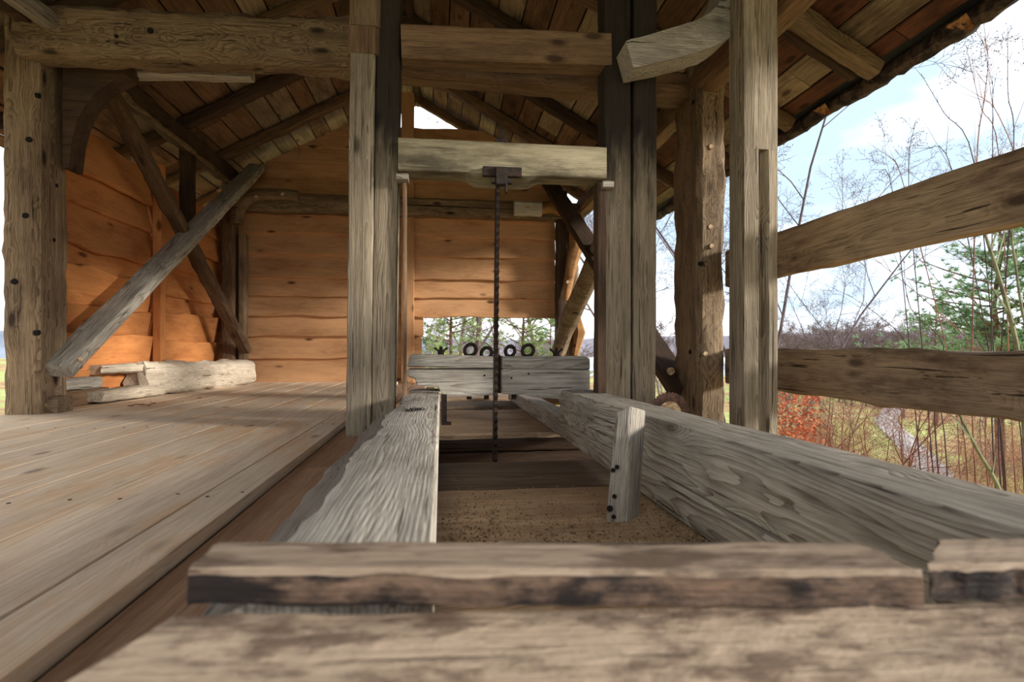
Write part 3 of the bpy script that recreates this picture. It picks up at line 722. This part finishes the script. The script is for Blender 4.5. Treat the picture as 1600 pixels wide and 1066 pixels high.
# ------------------------------------------------------------------ head block (bolster) with iron fittings
YH = 3.38
hbk = empty('head_block', (at(780, 600, YH).x, YH+.1, .19), label='weathered carriage head block with iron ring bolts and wing nuts on top', cat='block')
def prof_block(name, outline, mat, ydep, par, Yf=YH):
    pts = [at(px, py, Yf) for px, py in outline]
    V = [p.copy() for p in pts]; n = len(pts)
    V2 = [Vector((p.x, p.y+ydep, p.z)) for p in pts]
    bm = bmesh.new(); a = [bm.verts.new(v) for v in V]; b = [bm.verts.new(v) for v in V2]
    bm.faces.new(a); bm.faces.new(b[::-1])
    for i in range(n): bm.faces.new((a[i], b[i], b[(i+1) % n], a[(i+1) % n]))
    bmesh.ops.recalc_face_normals(bm, faces=bm.faces)
    bmesh.ops.bevel(bm, geom=[e for e in bm.edges], offset=.005, segments=2, affect='EDGES')
    c = sum(pts, Vector())/n
    bmesh.ops.translate(bm, verts=bm.verts, vec=-c)
    me = D.meshes.new(name); bm.to_mesh(me); bm.free(); me.materials.append(mat)
    o = D.objects.new(name, me); link(o, par); o.location = c-Vector(par.location if par else (0, 0, 0)); return o
prof_block('body_left', [(636, 577), (773, 577), (773, 617), (740, 620), (692, 618), (684, 605), (652, 603), (648, 592), (637, 589)], greyL, .2, hbk)
prof_block('body_right', [(784, 577), (922, 577), (922, 609), (882, 610), (880, 624), (842, 622), (815, 617), (784, 616)], greyL, .2, hbk)
prof_block('top_strip', [(639, 557), (643, 553), (772, 557), (772, 575), (637, 573)], greyL, .17, hbk, YH-.012)
prof_block('ledge', [(637, 565), (772, 567), (772, 576), (636, 574)], greyL, .02, hbk, YH-.03)
prof_block('top_strip', [(785, 557), (917, 557), (922, 563), (922, 578), (785, 576)], greyL, .17, hbk, YH-.012)
V, Fs = box_geo(at(772, 600, YH).x, at(785, 600, YH).x, YH+.08, YH+.19, at(700, 617, YH).z, at(700, 556, YH).z); place('slot_back', V, Fs, dark, hbk)
def ring(px, py, r, tilt, d=YH+.05):
    c = at(px, py, d); V = []; Fs = []; n = 20; m = 8
    for i in range(n):
        a = 2*math.pi*i/n; rr = r*(1+.06*math.sin(a*2+tilt))
        for j in range(m):
            b = 2*math.pi*j/m; q = rr+.0115*math.cos(b)
            p = Vector((q*math.cos(a), .0115*math.sin(b), q*math.sin(a)))
            p.rotate(Matrix.Rotation(tilt, 3, 'Z')); V.append(c+p)
    for i in range(n):
        for j in range(m): Fs.append((i*m+j, ((i+1) % n)*m+j, ((i+1) % n)*m+(j+1) % m, i*m+(j+1) % m))
    tube_geo([c-Vector((0, 0, r)), c-Vector((0, 0, r+.05))], .013, 8, V=V, Fs=Fs)
    place('ring_bolt', V, Fs, iron, hbk)
ring(735, 547, .036, .2); ring(760, 552, .034, -.3); ring(797, 549, .033, .4); ring(825, 548, .036, .1)
for px, py in ((689, 547), (869, 549)):
    c = at(px, py, YH+.06); V = []; Fs = []
    tube_geo([c+Vector((0, 0, -.04)), c+Vector((0, 0, .022))], .011, 8, V=V, Fs=Fs)
    tube_geo([c+Vector((0, 0, -.03)), c+Vector((0, 0, -.004))], .022, 8, V=V, Fs=Fs)
    for s in (-1, 1):
        tube_geo([c+Vector((s*.008, 0, -.012)), c+Vector((s*.026, 0, .002)), c+Vector((s*.040, 0, .014))], [.012, .010, .014], 8, V=V, Fs=Fs, sq=.6)
    tube_geo([c+Vector((0, 0, -.036)), c+Vector((0, 0, -.03))], .034, 10, V=V, Fs=Fs)
    place('wing_nut', V, Fs, iron, hbk)
for px, py in ((757, 587), (799, 591), (826, 584)): hole(hbk, at(px, py, YH), (0, -1, 0), .006, depth=.003)
for px in (733, 760, 803): cyl_between('bolt_end', at(px, 615, YH+.07), at(px, 624, YH+.07), .016, iron, hbk)
V, Fs = box_geo(-.002, .03, 3.2, 3.23, .02, .185); box_geo(-.002, .055, 3.19, 3.24, .01, .025, V, Fs); place('iron_bracket', V, Fs, iron, label='dark iron bracket at the far end of the left carriage rail', cat='bracket')

# small scribble of pen on the left rail
random.seed(3); pts = []
for (x0, x1, yy) in ((633, 645, 641), (648, 664, 639)):
    q = []
    for i in range(9): p = atz(x0+(x1-x0)*i/8, yy+random.uniform(-2.5, 2.0)+(1.2 if i % 2 else -1.2), HT+.0045); q.append(p)
    pts.append(q)
V = []; Fs = []
for q in pts: tube_geo(q, .0018, 4, V=V, Fs=Fs)
o = place('pen_scribble', V, Fs, inkm); o.parent = rl; o.matrix_parent_inverse = rl.matrix_basis.inverted()

# ------------------------------------------------------------------ foreground cross pieces
def slab(name, quad_px, ztop, thick, mat, label, seed=0, back=None, nx=40, ny=6, amp=.004, mats=None, rough_front=.004):
    """quad_px: front-left, front-right, back-right, back-left pixels of the top surface at height ztop"""
    q = [atz(px, py, ztop) for px, py in quad_px]
    c = sum(q, Vector())/4; ax = (q[1]-q[0]).normalized(); ay = Vector((-ax.y, ax.x, 0))
    V = []; Fs = []
    prof = [(0, -thick), (0, -thick*.45), (0, -.006), (.06, 0)]+[(t, 0) for t in (.2, .4, .6, .8)]+[(.96, 0), (1, -.006), (1, -thick)]
    m = len(prof)
    for i in range(nx+1):
        s = i/nx
        for k, (t, dz) in enumerate(prof):
            p = (q[0]*(1-s)+q[1]*s)*(1-t)+(q[3]*(1-s)+q[2]*s)*t
            front = t < .05 or t > .97
            e = amp*(nn(s*9+seed, t*3, k*.5)+.6*nn(s*30+seed, t*9, k))
            p = p+ay*(e*1.3 if front else 0)+Vector((0, 0, dz+e*(.35 if not front else .5)))
            if i in (0, nx): p += ax*(.006*nn(t*6, k*.9, seed+i))
            V.append(p-c)
    for i in range(nx):
        for j in range(m): a = i*m+j; b = i*m+(j+1) % m; Fs.append((a, b, b+m, a+m))
    Fs += [tuple(range(m))[::-1], tuple(nx*m+j for j in range(m))]
    R = Matrix(((ax.x, ay.x, 0, 0), (ax.y, ay.y, 0, 0), (0, 0, 1, 0), (0, 0, 0, 1)))
    V = [R.inverted() @ v for v in V]
    o = mesh_obj(name, V, Fs, mat, None, 40, Matrix.Translation(c) @ R)
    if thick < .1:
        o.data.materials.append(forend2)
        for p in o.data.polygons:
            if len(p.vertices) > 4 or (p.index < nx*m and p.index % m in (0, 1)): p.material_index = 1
    return tag(o, label, 'plank')
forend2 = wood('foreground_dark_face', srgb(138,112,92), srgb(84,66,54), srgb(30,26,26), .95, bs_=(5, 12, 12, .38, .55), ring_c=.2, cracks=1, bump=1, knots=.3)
ZC1 = .19+.036
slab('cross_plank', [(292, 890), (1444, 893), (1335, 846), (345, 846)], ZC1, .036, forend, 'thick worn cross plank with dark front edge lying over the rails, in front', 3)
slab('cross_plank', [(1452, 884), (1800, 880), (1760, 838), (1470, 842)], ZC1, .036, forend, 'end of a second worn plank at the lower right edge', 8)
slab('front_beam', [(-190, 1240), (1900, 1170), (1850, 932), (285, 957)], .188, .12, foren, 'broad blurred grey beam closest to the camera along the bottom', 13, amp=.005)
for x in (-.13, .9):
    beam('trestle_leg', (x, .43, -1.1), (x, .43, .065), .12, .12, brown, up=(0, 1, 0), label={-.13: 'leg under the left end of the front beam', .9: 'leg under the right end of the front beam'}[x], cat='post', ch=.01)

# ------------------------------------------------------------------ old hewn log with a mortise on the floor by the left wall
lg = empty('hewn_log', (-2.5, 6.3, 0), label='old pale hewn log with forked mortised end lying by the left wall', cat='log')
def rough_box(name, A, B, w, h, mat, par, seed, rough=.035, taper=(1, 1), endr=.03):
    M, Ln = frame(A, B, (0, 0, 1)); V, Fs = beam_mesh(Ln, w, h, ch=.05 if h > .15 else .02, rough=rough, wane=rough, k=3, taper=taper, endr=endr, seed=seed)
    V = [(x, y, max(z, -h/2)) for x, y, z in V]
    return mesh_obj(name, V, Fs, mat, par, 50, M)
rough_box('trunk', (-2.79, 5.45, .165), (-2.45, 7.38, .15), .23, .32, logm, lg, 4.2, .022, (1, .92), .05)
rough_box('upper_prong', (-2.87, 4.98, .275), (-2.77, 5.65, .275), .19, .10, logm, lg, 6.2, .010, (.7, 1), .04)
rough_box('lower_prong', (-2.79, 4.80, .06), (-2.745, 5.65, .06), .24, .11, logm, lg, 8.2, .010, (.8, 1), .04)
beam('block', (-2.90, 4.52, .175), (-2.86, 5.0, .175), .10, .095, grey, label='small grey block beside the left corner post', cat='block', ch=.01)
beam('offcut', (-2.88, 4.5, .065), (-2.84, 5.05, .065), .10, .12, brown, label='short brown offcut under the small grey block', cat='plank', ch=.006)
for i, (px, py) in enumerate(((205, 634), (222, 632), (240, 630), (232, 633), (312, 622), (214, 632))):
    p = atz(px, py, .004); V, Fs = box_geo(p.x-.02, p.x+.02, p.y-.012, p.y+.012, 0.001, .007)
    place('wood_chip', V, Fs, barkl, label='small brown wood chip on the floor before the hewn log', cat='wood chip', group='wood chips on the floor')
# nail heads in the floor
for i, e in enumerate(edges[:-1]):
    for fx_ in (.25, .75):
        for y in (1.8, 3.4, 5.0):
            x = e+(edges[i+1]-e)*fx_+random.uniform(-.02, .02); yy = y+random.uniform(-.03, .03)
            V, Fs = tube_geo([(x, yy, -.01), (x, yy, .0012)], random.uniform(.004, .007), 8); place('nail_head', V, Fs, holem, fl)

# ------------------------------------------------------------------ circular saw blade leaning behind the right rail
cs = empty('circular_saw_blade', (1.17, 2.80, 0), label='rusty circular saw blade standing behind the right carriage rail', cat='saw blade')
cc = at(1046, 646, 2.80); R0 = .116; V = []; Fs = []; nT = 40
outer = []
for i in range(nT):
    a = 2*math.pi*i/nT; outer.append((R0*math.cos(a), R0*math.sin(a))); a2 = a+2*math.pi/nT*.7; outer.append(((R0-.008)*math.cos(a2), (R0-.008)*math.sin(a2)))
inner = [(.062*math.cos(2*math.pi*i/(2*nT)), .062*math.sin(2*math.pi*i/(2*nT))) for i in range(2*nT)]
n = 2*nT
for y in (-.003, .003):
    for (x, z) in outer: V.append(cc+Vector((x, y, z)))
    for (x, z) in inner: V.append(cc+Vector((x, y, z)))
for i in range(n):
    j = (i+1) % n
    Fs += [(i, j, n+j, n+i), (2*n+i, 3*n+i, 3*n+j, 2*n+j), (i, 2*n+i, 2*n+j, j), (n+i, n+j, 3*n+j, 3*n+i)]
place('disc', V, Fs, rust, cs, smooth=None)
V, Fs = tube_geo([cc+Vector((0, -.006, 0)), cc+Vector((0, .03, 0))], .064, 24); place('hub_disc', V, Fs, endm, cs, label='pale wooden centre')

# ------------------------------------------------------------------ trees and shrubs outside
def twigs_mesh(name, h, r0, levels, seed, spread=.6, nch=5, droop=0, buds=False, curve=.15, trunk_n=7, start=.3, shrink=.55, minr=.0016):
    rnd = random.Random(seed); V = []; Fs = []
    def grow(p, d, ln, r, lev):
        k = 5 if lev < 2 else 3; pts = [p.copy()]; q = p.copy(); dd = d.copy()
        for i in range(k):
            dd = (dd+Vector((rnd.gauss(0, curve), rnd.gauss(0, curve), rnd.gauss(0, curve)+.05-droop*lev*.05))).normalized()
            q = q+dd*(ln/k); pts.append(q.copy())
        rad = [r*(1-.75*i/k) for i in range(k+1)]
        tube_geo(pts, rad, 5 if lev == 0 else 3, cap=False, V=V, Fs=Fs)
        if lev < levels:
            for c in range(nch+(2 if lev == 0 else 0)):
                t = start+(1-start)*(c+rnd.random()*.8)/(nch+1); idx = min(k-1, int(t*k)); f = t*k-idx
                pp = pts[idx].lerp(pts[idx+1], f); ax = (pts[idx+1]-pts[idx]).normalized()
                s = ax.orthogonal(); s.rotate(Matrix.Rotation(rnd.random()*6.28, 3, ax)); s.normalize()
                nd = (ax*(1-spread*.5)+s*spread).normalized()
                grow(pp, nd, ln*shrink*rnd.uniform(.7, 1.15)*(1-.35*t), max(minr, rad[idx]*.5), lev+1)
        elif buds and rnd.random() < .6:
            b = len(V); s = .010
            for v in ((s, 0, 0), (-s*.5, s*.8, 0), (-s*.5, -s*.8, 0), (0, 0, -s*1.8)): V.append(pts[-1]+Vector(v))
            Fs.extend([(b, b+1, b+2), (b, b+1, b+3), (b+1, b+2, b+3), (b+2, b, b+3)])
    grow(Vector((0, 0, 0)), Vector((rnd.gauss(0, .05), rnd.gauss(0, .05), 1)).normalized(), h, r0, 0)
    return V, Fs
def tree_proto(name, mat, **k):
    V, Fs = twigs_mesh(name, **k); me = D.meshes.new(name); me.from_pydata([tuple(v) for v in V], [], Fs); me.update(); me.materials.append(mat); return me
def put(name, me, px, dist, label, cat, group=None, rz=0, s=1, sink=.05):
    r = ray(px, 545); r.z = 0
    p = r*dist; o = D.objects.new(name, me); o.location = (p.x, p.y, gz(p.x, p.y)-sink); o.rotation_euler = (0, 0, rz); o.scale = (s, s, s)
    C.objects.link(o); return tag(o, label, cat, group)
twigp = simple('twig_birch', srgb(112,98,104), .9, 0, srgb(84,72,80), 3)
birchA = tree_proto('birch_tree', twigp, h=7.4, r0=.04, minr=.0032, levels=4, seed=3, nch=7, buds=True, spread=.75, start=.25, shrink=.46)
birchB = tree_proto('bare_tree', twig, h=7, r0=.12, levels=4, seed=11, nch=5, spread=.7)
birchC = tree_proto('bare_tree', twig, h=6, r0=.09, levels=4, seed=23, nch=5, spread=.85)
shrubM = [tree_proto('bare_shrub', twigr, h=1.5, r0=.012, levels=3, seed=s, nch=5, spread=.8, start=.05, shrink=.7) for s in (31, 32, 33)]
thick = [tree_proto('thicket', twig, h=2.4, r0=.02, levels=3, seed=s, nch=6, spread=.8, start=.05, shrink=.6) for s in (41, 42)]
put('birch_tree', birchA, 1222, 11.8, 'second fine-twigged birch further right of the square post, above the orange bush', 'tree', rz=3.9, s=.88)
put('birch_tree', birchA, 1200, 10.0, 'fine-twigged birch with catkins right of the square post', 'tree', rz=.6)
put('birch_tree', birchA, 1180, 11, 'twiggy birch seen in the gap beside the hewn right post', 'tree', rz=2.6)
put('birch_tree', birchA, 1035, 12, 'twiggy birch seen between the right frame post and hewn post', 'tree', rz=1.2)
put('bare_tree', birchB, 930, 14, 'bare tree seen between round brace and right frame posts', 'tree', rz=.3)
for px, d, me, rz in ((735, 16, birchB, 1), (748, 17, birchC, 2.2), (700, 19, birchC, .4), (800, 18, birchC, 3.4), (835, 22, birchB, 5)):
    put('bare_tree', me, px, d, 'bare grey tree framed by the back wall opening', 'tree', 'bare trees behind the back opening', rz)
for px, d in ((1310, 32), (1260, 36), (1345, 40), (1230, 30), (1390, 60), (1300, 55), (1200, 45)):
    put('bare_tree', random.choice((birchB, birchC)), px, d, 'distant bare grey tree at the meadow edge', 'tree', 'distant bare trees', px*.1, .75)
for i in range(26):
    put('bare_tree', random.choice((birchB, birchC)), random.uniform(1190, 1640), random.uniform(38, 70), 'distant bare grey tree at the meadow edge', 'tree', 'distant bare trees', random.random()*6, random.uniform(.45, .7))
random.seed(17)
for i in range(75):
    px = random.uniform(1215, 1680); d = random.uniform(5.5, 13)
    if 1370 < px < 1480 and d > 8: continue
    put('bare_shrub', random.choice(shrubM), px, d, 'reddish bare shrub in the thicket below the guard rails', 'shrub', 'reddish shrubs below the guard rails', random.random()*6, random.uniform(.7, 1.1))
for i in range(22):
    px = random.uniform(1210, 1650); d = random.uniform(11, 24)
    if 1340 < px < 1520: continue
    put('thicket_shrub', random.choice(thick), px, d, 'grey-brown bare bush standing in the meadow', 'shrub', 'grey bushes in the meadow', random.random()*6, random.uniform(.7, 1.2))
for i in range(12):
    put('thicket_shrub', random.choice(thick), random.uniform(640, 960), random.uniform(10, 18), 'pale bare bush behind the back wall opening', 'shrub', 'bushes behind the back opening', random.random()*6, random.uniform(.6, .9))
grove = tree_proto('grove_tree', twig, h=5, r0=.06, minr=.009, levels=4, seed=77, nch=6, spread=.8, start=.05, shrink=.6)
for i in range(60):
    put('grove_tree', grove, random.uniform(1180, 1650), random.uniform(24, 48), 'hazy bare tree in the tree line behind the meadow', 'tree', 'tree line behind the meadow', random.random()*6, random.uniform(.6, 1.0))
for i in range(10):
    put('grove_tree', grove, random.uniform(640, 1060), random.uniform(20, 34), 'hazy bare tree far behind the back opening', 'tree', 'far trees behind the back opening', random.random()*6, random.uniform(.6, .9))
# orange withered beech bush
def leaf_cloud(n, rx, rz_, s, seed, z0=0):
    rnd = random.Random(seed); V = []; Fs = []
    for i in range(n):
        a = rnd.random()*6.28; r = rx*math.sqrt(rnd.random()); z = z0+rnd.random()*rz_
        c = Vector((r*math.cos(a), r*math.sin(a), z)); u = Vector((rnd.gauss(0, 1), rnd.gauss(0, 1), rnd.gauss(0, 1))).normalized()*s; v = u.orthogonal().normalized()*s*.5
        b = len(V); V += [c-u, c+v, c+u, c-v]; Fs.append((b, b+1, b+2, b+3))
    return V, Fs
def leafy_bush(px, d, mat, lab, n=900, rx=.5, h=.8, s=.035, top=None, group=None):
    r = ray(px, 545); r.z = 0; p = r*d; z = gz(p.x, p.y)
    e = empty('leafy_bush', (p.x, p.y, z), label=lab, cat='shrub', group=group)
    o = D.objects.new('stems', shrubM[0]); C.objects.link(o); o.parent = e; o.scale = (h*.7,)*3
    V, Fs = leaf_cloud(n, rx, h*.8, s, int(px), h*.25); o = mesh_obj('foliage', V, Fs, mat, e); o['kind'] = 'stuff'
leafy_bush(1236, 7.5, leafo, 'bush with withered orange leaves beside the square post foot', 900, .4, 1.15)
leafy_bush(1258, 10, leafo, 'orange withered bush further off below the lower guard rail', 500, .4, 1.1)
leafy_bush(690, 13, leafy, 'yellow-green leafy bush at the left of the back opening', 900, .9, 2.0, .05)
leafy_bush(745, 14, leafy, 'yellow-green bush behind the ring bolts', 900, 1.0, 1.8, .05)
leafy_bush(830, 15, leafy, 'yellow-green bush at the right of the back opening', 900, 1.0, 1.9, .05)

def pine_mesh(h, seed, dens=1.0, crown0=.25, wid=.34):
    rnd = random.Random(seed); T = ([], []); Nn = ([], [])
    tp = [Vector((.06*h*nn(i*.5, seed, 0)*.5, .06*h*nn(i*.5, seed, 5)*.5, h*i/8)) for i in range(9)]
    tube_geo(tp, [h*.018*(1-.85*i/8) for i in range(9)], 7, V=T[0], Fs=T[1])
    nb = int(46*dens)
    for i in range(nb):
        t = crown0+(1-crown0)*(i+rnd.random())/nb; k = min(7, int(t*8)); p = tp[k].lerp(tp[k+1], t*8-k)
        a = rnd.random()*6.28; ln = h*wid*(1.05-t)**.6*rnd.uniform(.6, 1.1); d = Vector((math.cos(a), math.sin(a), rnd.uniform(-.05, .4))).normalized()
        pts = [p+d*ln*s+Vector((0, 0, .12*ln*s*s)) for s in (0, .33, .66, 1)]
        tube_geo(pts, [h*.005*(1-.7*s) for s in (0, .33, .66, 1)], 3, cap=False, V=T[0], Fs=T[1])
        for q in range(int(9+ln*7)):
            s = rnd.uniform(.3, 1.05); c = p+d*ln*s+Vector((rnd.gauss(0, ln*.13), rnd.gauss(0, ln*.13), .12*ln*s*s+rnd.gauss(0, ln*.05)))
            for z in range(17):
                u = Vector((rnd.gauss(0, 1), rnd.gauss(0, 1), rnd.gauss(.5, .8))).normalized()*rnd.uniform(.09, .17)*(h/7)**.5
                v = u.orthogonal().normalized()*.014; b = len(Nn[0]); Nn[0].extend([c-v, c+v, c+u]); Nn[1].append((b, b+1, b+2))
    out = []
    for nm, g, m in (('trunk', T, barkp), ('needles', Nn, needl)):
        me = D.meshes.new(nm); me.from_pydata([tuple(v) for v in g[0]], [], g[1]); me.update(); me.materials.append(m); out.append(me)
    return out
pA = pine_mesh(7, 5, 1.6, .2, .46); pB = pine_mesh(6, 9, 1.0, .15, .4)
pL = [m.copy() for m in pB]; pL[1].materials[0] = needy
def pine(px, d, P, lab, s=1, rz=0, group=None):
    r = ray(px, 545); r.z = 0; p = r*d; e = empty('pine_tree', (p.x, p.y, gz(p.x, p.y)-.05), label=lab, cat='tree', group=group); e.rotation_euler = (0, 0, rz)
    for nm, me in zip(('trunk', 'needles'), P):
        o = D.objects.new(nm, me); C.objects.link(o); o.parent = e; o.scale = (s, s, s)
        if nm == 'needles': o['kind'] = 'stuff'
pine(1560, 13.5, pA, 'large green pine behind the guard rails at the right edge', .95, .4)
pine(1660, 13, pA, 'pine partly cut off by the right edge of the picture', 1.0, 2)
pine(1462, 21, pB, 'low spreading pine left of the large pine', .8, 1)
pine(1430, 32, pB, 'smaller distant pine over the lower guard rail', .66, 3)
pine(1385, 38, pA, 'farthest small pine above the meadow', .55, 5)
pine(705, 13.5, pL, 'light green pine at the left of the back opening', .72, 2)
pine(818, 14.5, pL, 'light green pine behind the blade at the right of the back opening', .74, 4)
pine(860, 20, pB, 'dark green pine at the right edge of the back opening', .7, 1.4)
pine(740, 24, pB, 'far dark pine in the middle of the back opening', .75, .2)

# saplings close outside the rails (tall thin shoots)
def sapling(pl, d, r, mat, lab, group='tall thin shoots outside the guard rails'):
    pts = [atd(px, py, d+.03*i) for i, (px, py) in enumerate(pl)]
    b = pts[0]; g = gz(b.x, b.y); root = Vector((b.x+.1, b.y, g)); 
    if b.z > g+.1: pts = [root]+pts
    pts = smooth_path(pts, 5); n = len(pts); V = []; Fs = []
    tube_geo(pts, [r*(1-.75*i/(n-1)) for i in range(n)], 6, V=V, Fs=Fs)
    rnd = random.Random(int(pl[-1][0]*3+pl[-1][1]))
    for i in range(n//3, n-1):
        if rnd.random() < .5:
            a = rnd.random()*6.28; dv = (pts[i+1]-pts[i]).normalized()+Vector((math.cos(a), math.sin(a), .3))*.6
            tube_geo([pts[i], pts[i]+dv*rnd.uniform(.05, .4)], [r*.4, r*.1], 3, V=V, Fs=Fs)
        tube_geo([pts[i], pts[i]+Vector((.012*(1 if i % 2 else -1), 0, .014))], [r*.55, r*.2], 4, V=V, Fs=Fs)
    place('sapling', V, Fs, mat, label=lab, cat='sapling', group=group)
SL = 'dark thin leafless shoot rising beyond the guard rails'
shoots = [
 [(1519, 640), (1526, 259), (1537, 161), (1544, 98), (1539, 60)], [(1560, 650), (1584, 238), (1575, 147), (1575, 37)],
 [(1560, 640), (1523, 259), (1474, 175), (1439, 115)], [(1580, 640), (1561, 245), (1533, 168), (1511, 79)], [(1550, 660), (1551, 245), (1551, 119)],
 [(1450, 640), (1420, 294), (1430, 192)], [(1500, 640), (1415, 300), (1395, 248)], [(1430, 640), (1395, 302), (1372, 270)],
 [(1560, 640), (1489, 270), (1448, 232)], [(1560, 640), (1519, 540), (1446, 470), (1365, 403)], [(1590, 640), (1533, 540), (1484, 463), (1425, 391)],
 [(1470, 640), (1418, 540), (1383, 501), (1323, 459)], [(1610, 620), (1596, 300), (1560, 180), (1530, 150)], [(1460, 640), (1474, 540), (1422, 480), (1412, 400)],
 [(1316, 690), (1318, 640), (1310, 590)], [(1410, 720), (1408, 640), (1398, 600)], [(1450, 730), (1452, 640), (1450, 560)], [(1542, 740), (1540, 650), (1546, 560)], [(1500, 740), (1496, 660), (1486, 590)]]
for i, s in enumerate(shoots): sapling(s, 4.6+.25*(i % 4), .0065, twigd if (i < 14 and i % 3) else twigr, SL)
sapling([(1565, 775), (1526, 701), (1500, 650), (1470, 590)], 4.4, .022, twigg, 'curved green-grey shoot under the lower guard rail', None)
sapling([(1600, 640), (1588, 536), (1560, 430), (1540, 368), (1522, 300)], 4.4, .026, twigg, 'thick green stem between the two guard rails near the right edge', None)
sapling([(1610, 560), (1596, 480), (1582, 380), (1570, 300)], 4.8, .018, twigg, 'thinner green stem right of the thick green stem', None)

# dry grass in the meadow
random.seed(99); V = []; Fs = []
for i in range(26000):
    px = random.uniform(1190, 1650) if i % 4 else random.uniform(620, 980); d = random.uniform(5, 22)
    r = ray(px, 545); r.z = 0; p = r*d
    if 1360 < px < 1500 and d > 9: continue
    z = gz(p.x, p.y); h = random.uniform(.1, .38); a = random.random()*6.28; b = len(V); s = .007
    V += [(p.x-s*math.cos(a), p.y-s*math.sin(a), z-.01), (p.x+s*math.cos(a), p.y+s*math.sin(a), z-.01), (p.x+random.gauss(0, .08), p.y+random.gauss(0, .08), z+h)]
    Fs.append((b, b+1, b+2))
tag(mesh_obj('dry_grass', V, Fs, dryg), 'pale dry grass stalks covering the slope outside', 'grass', kind='stuff')
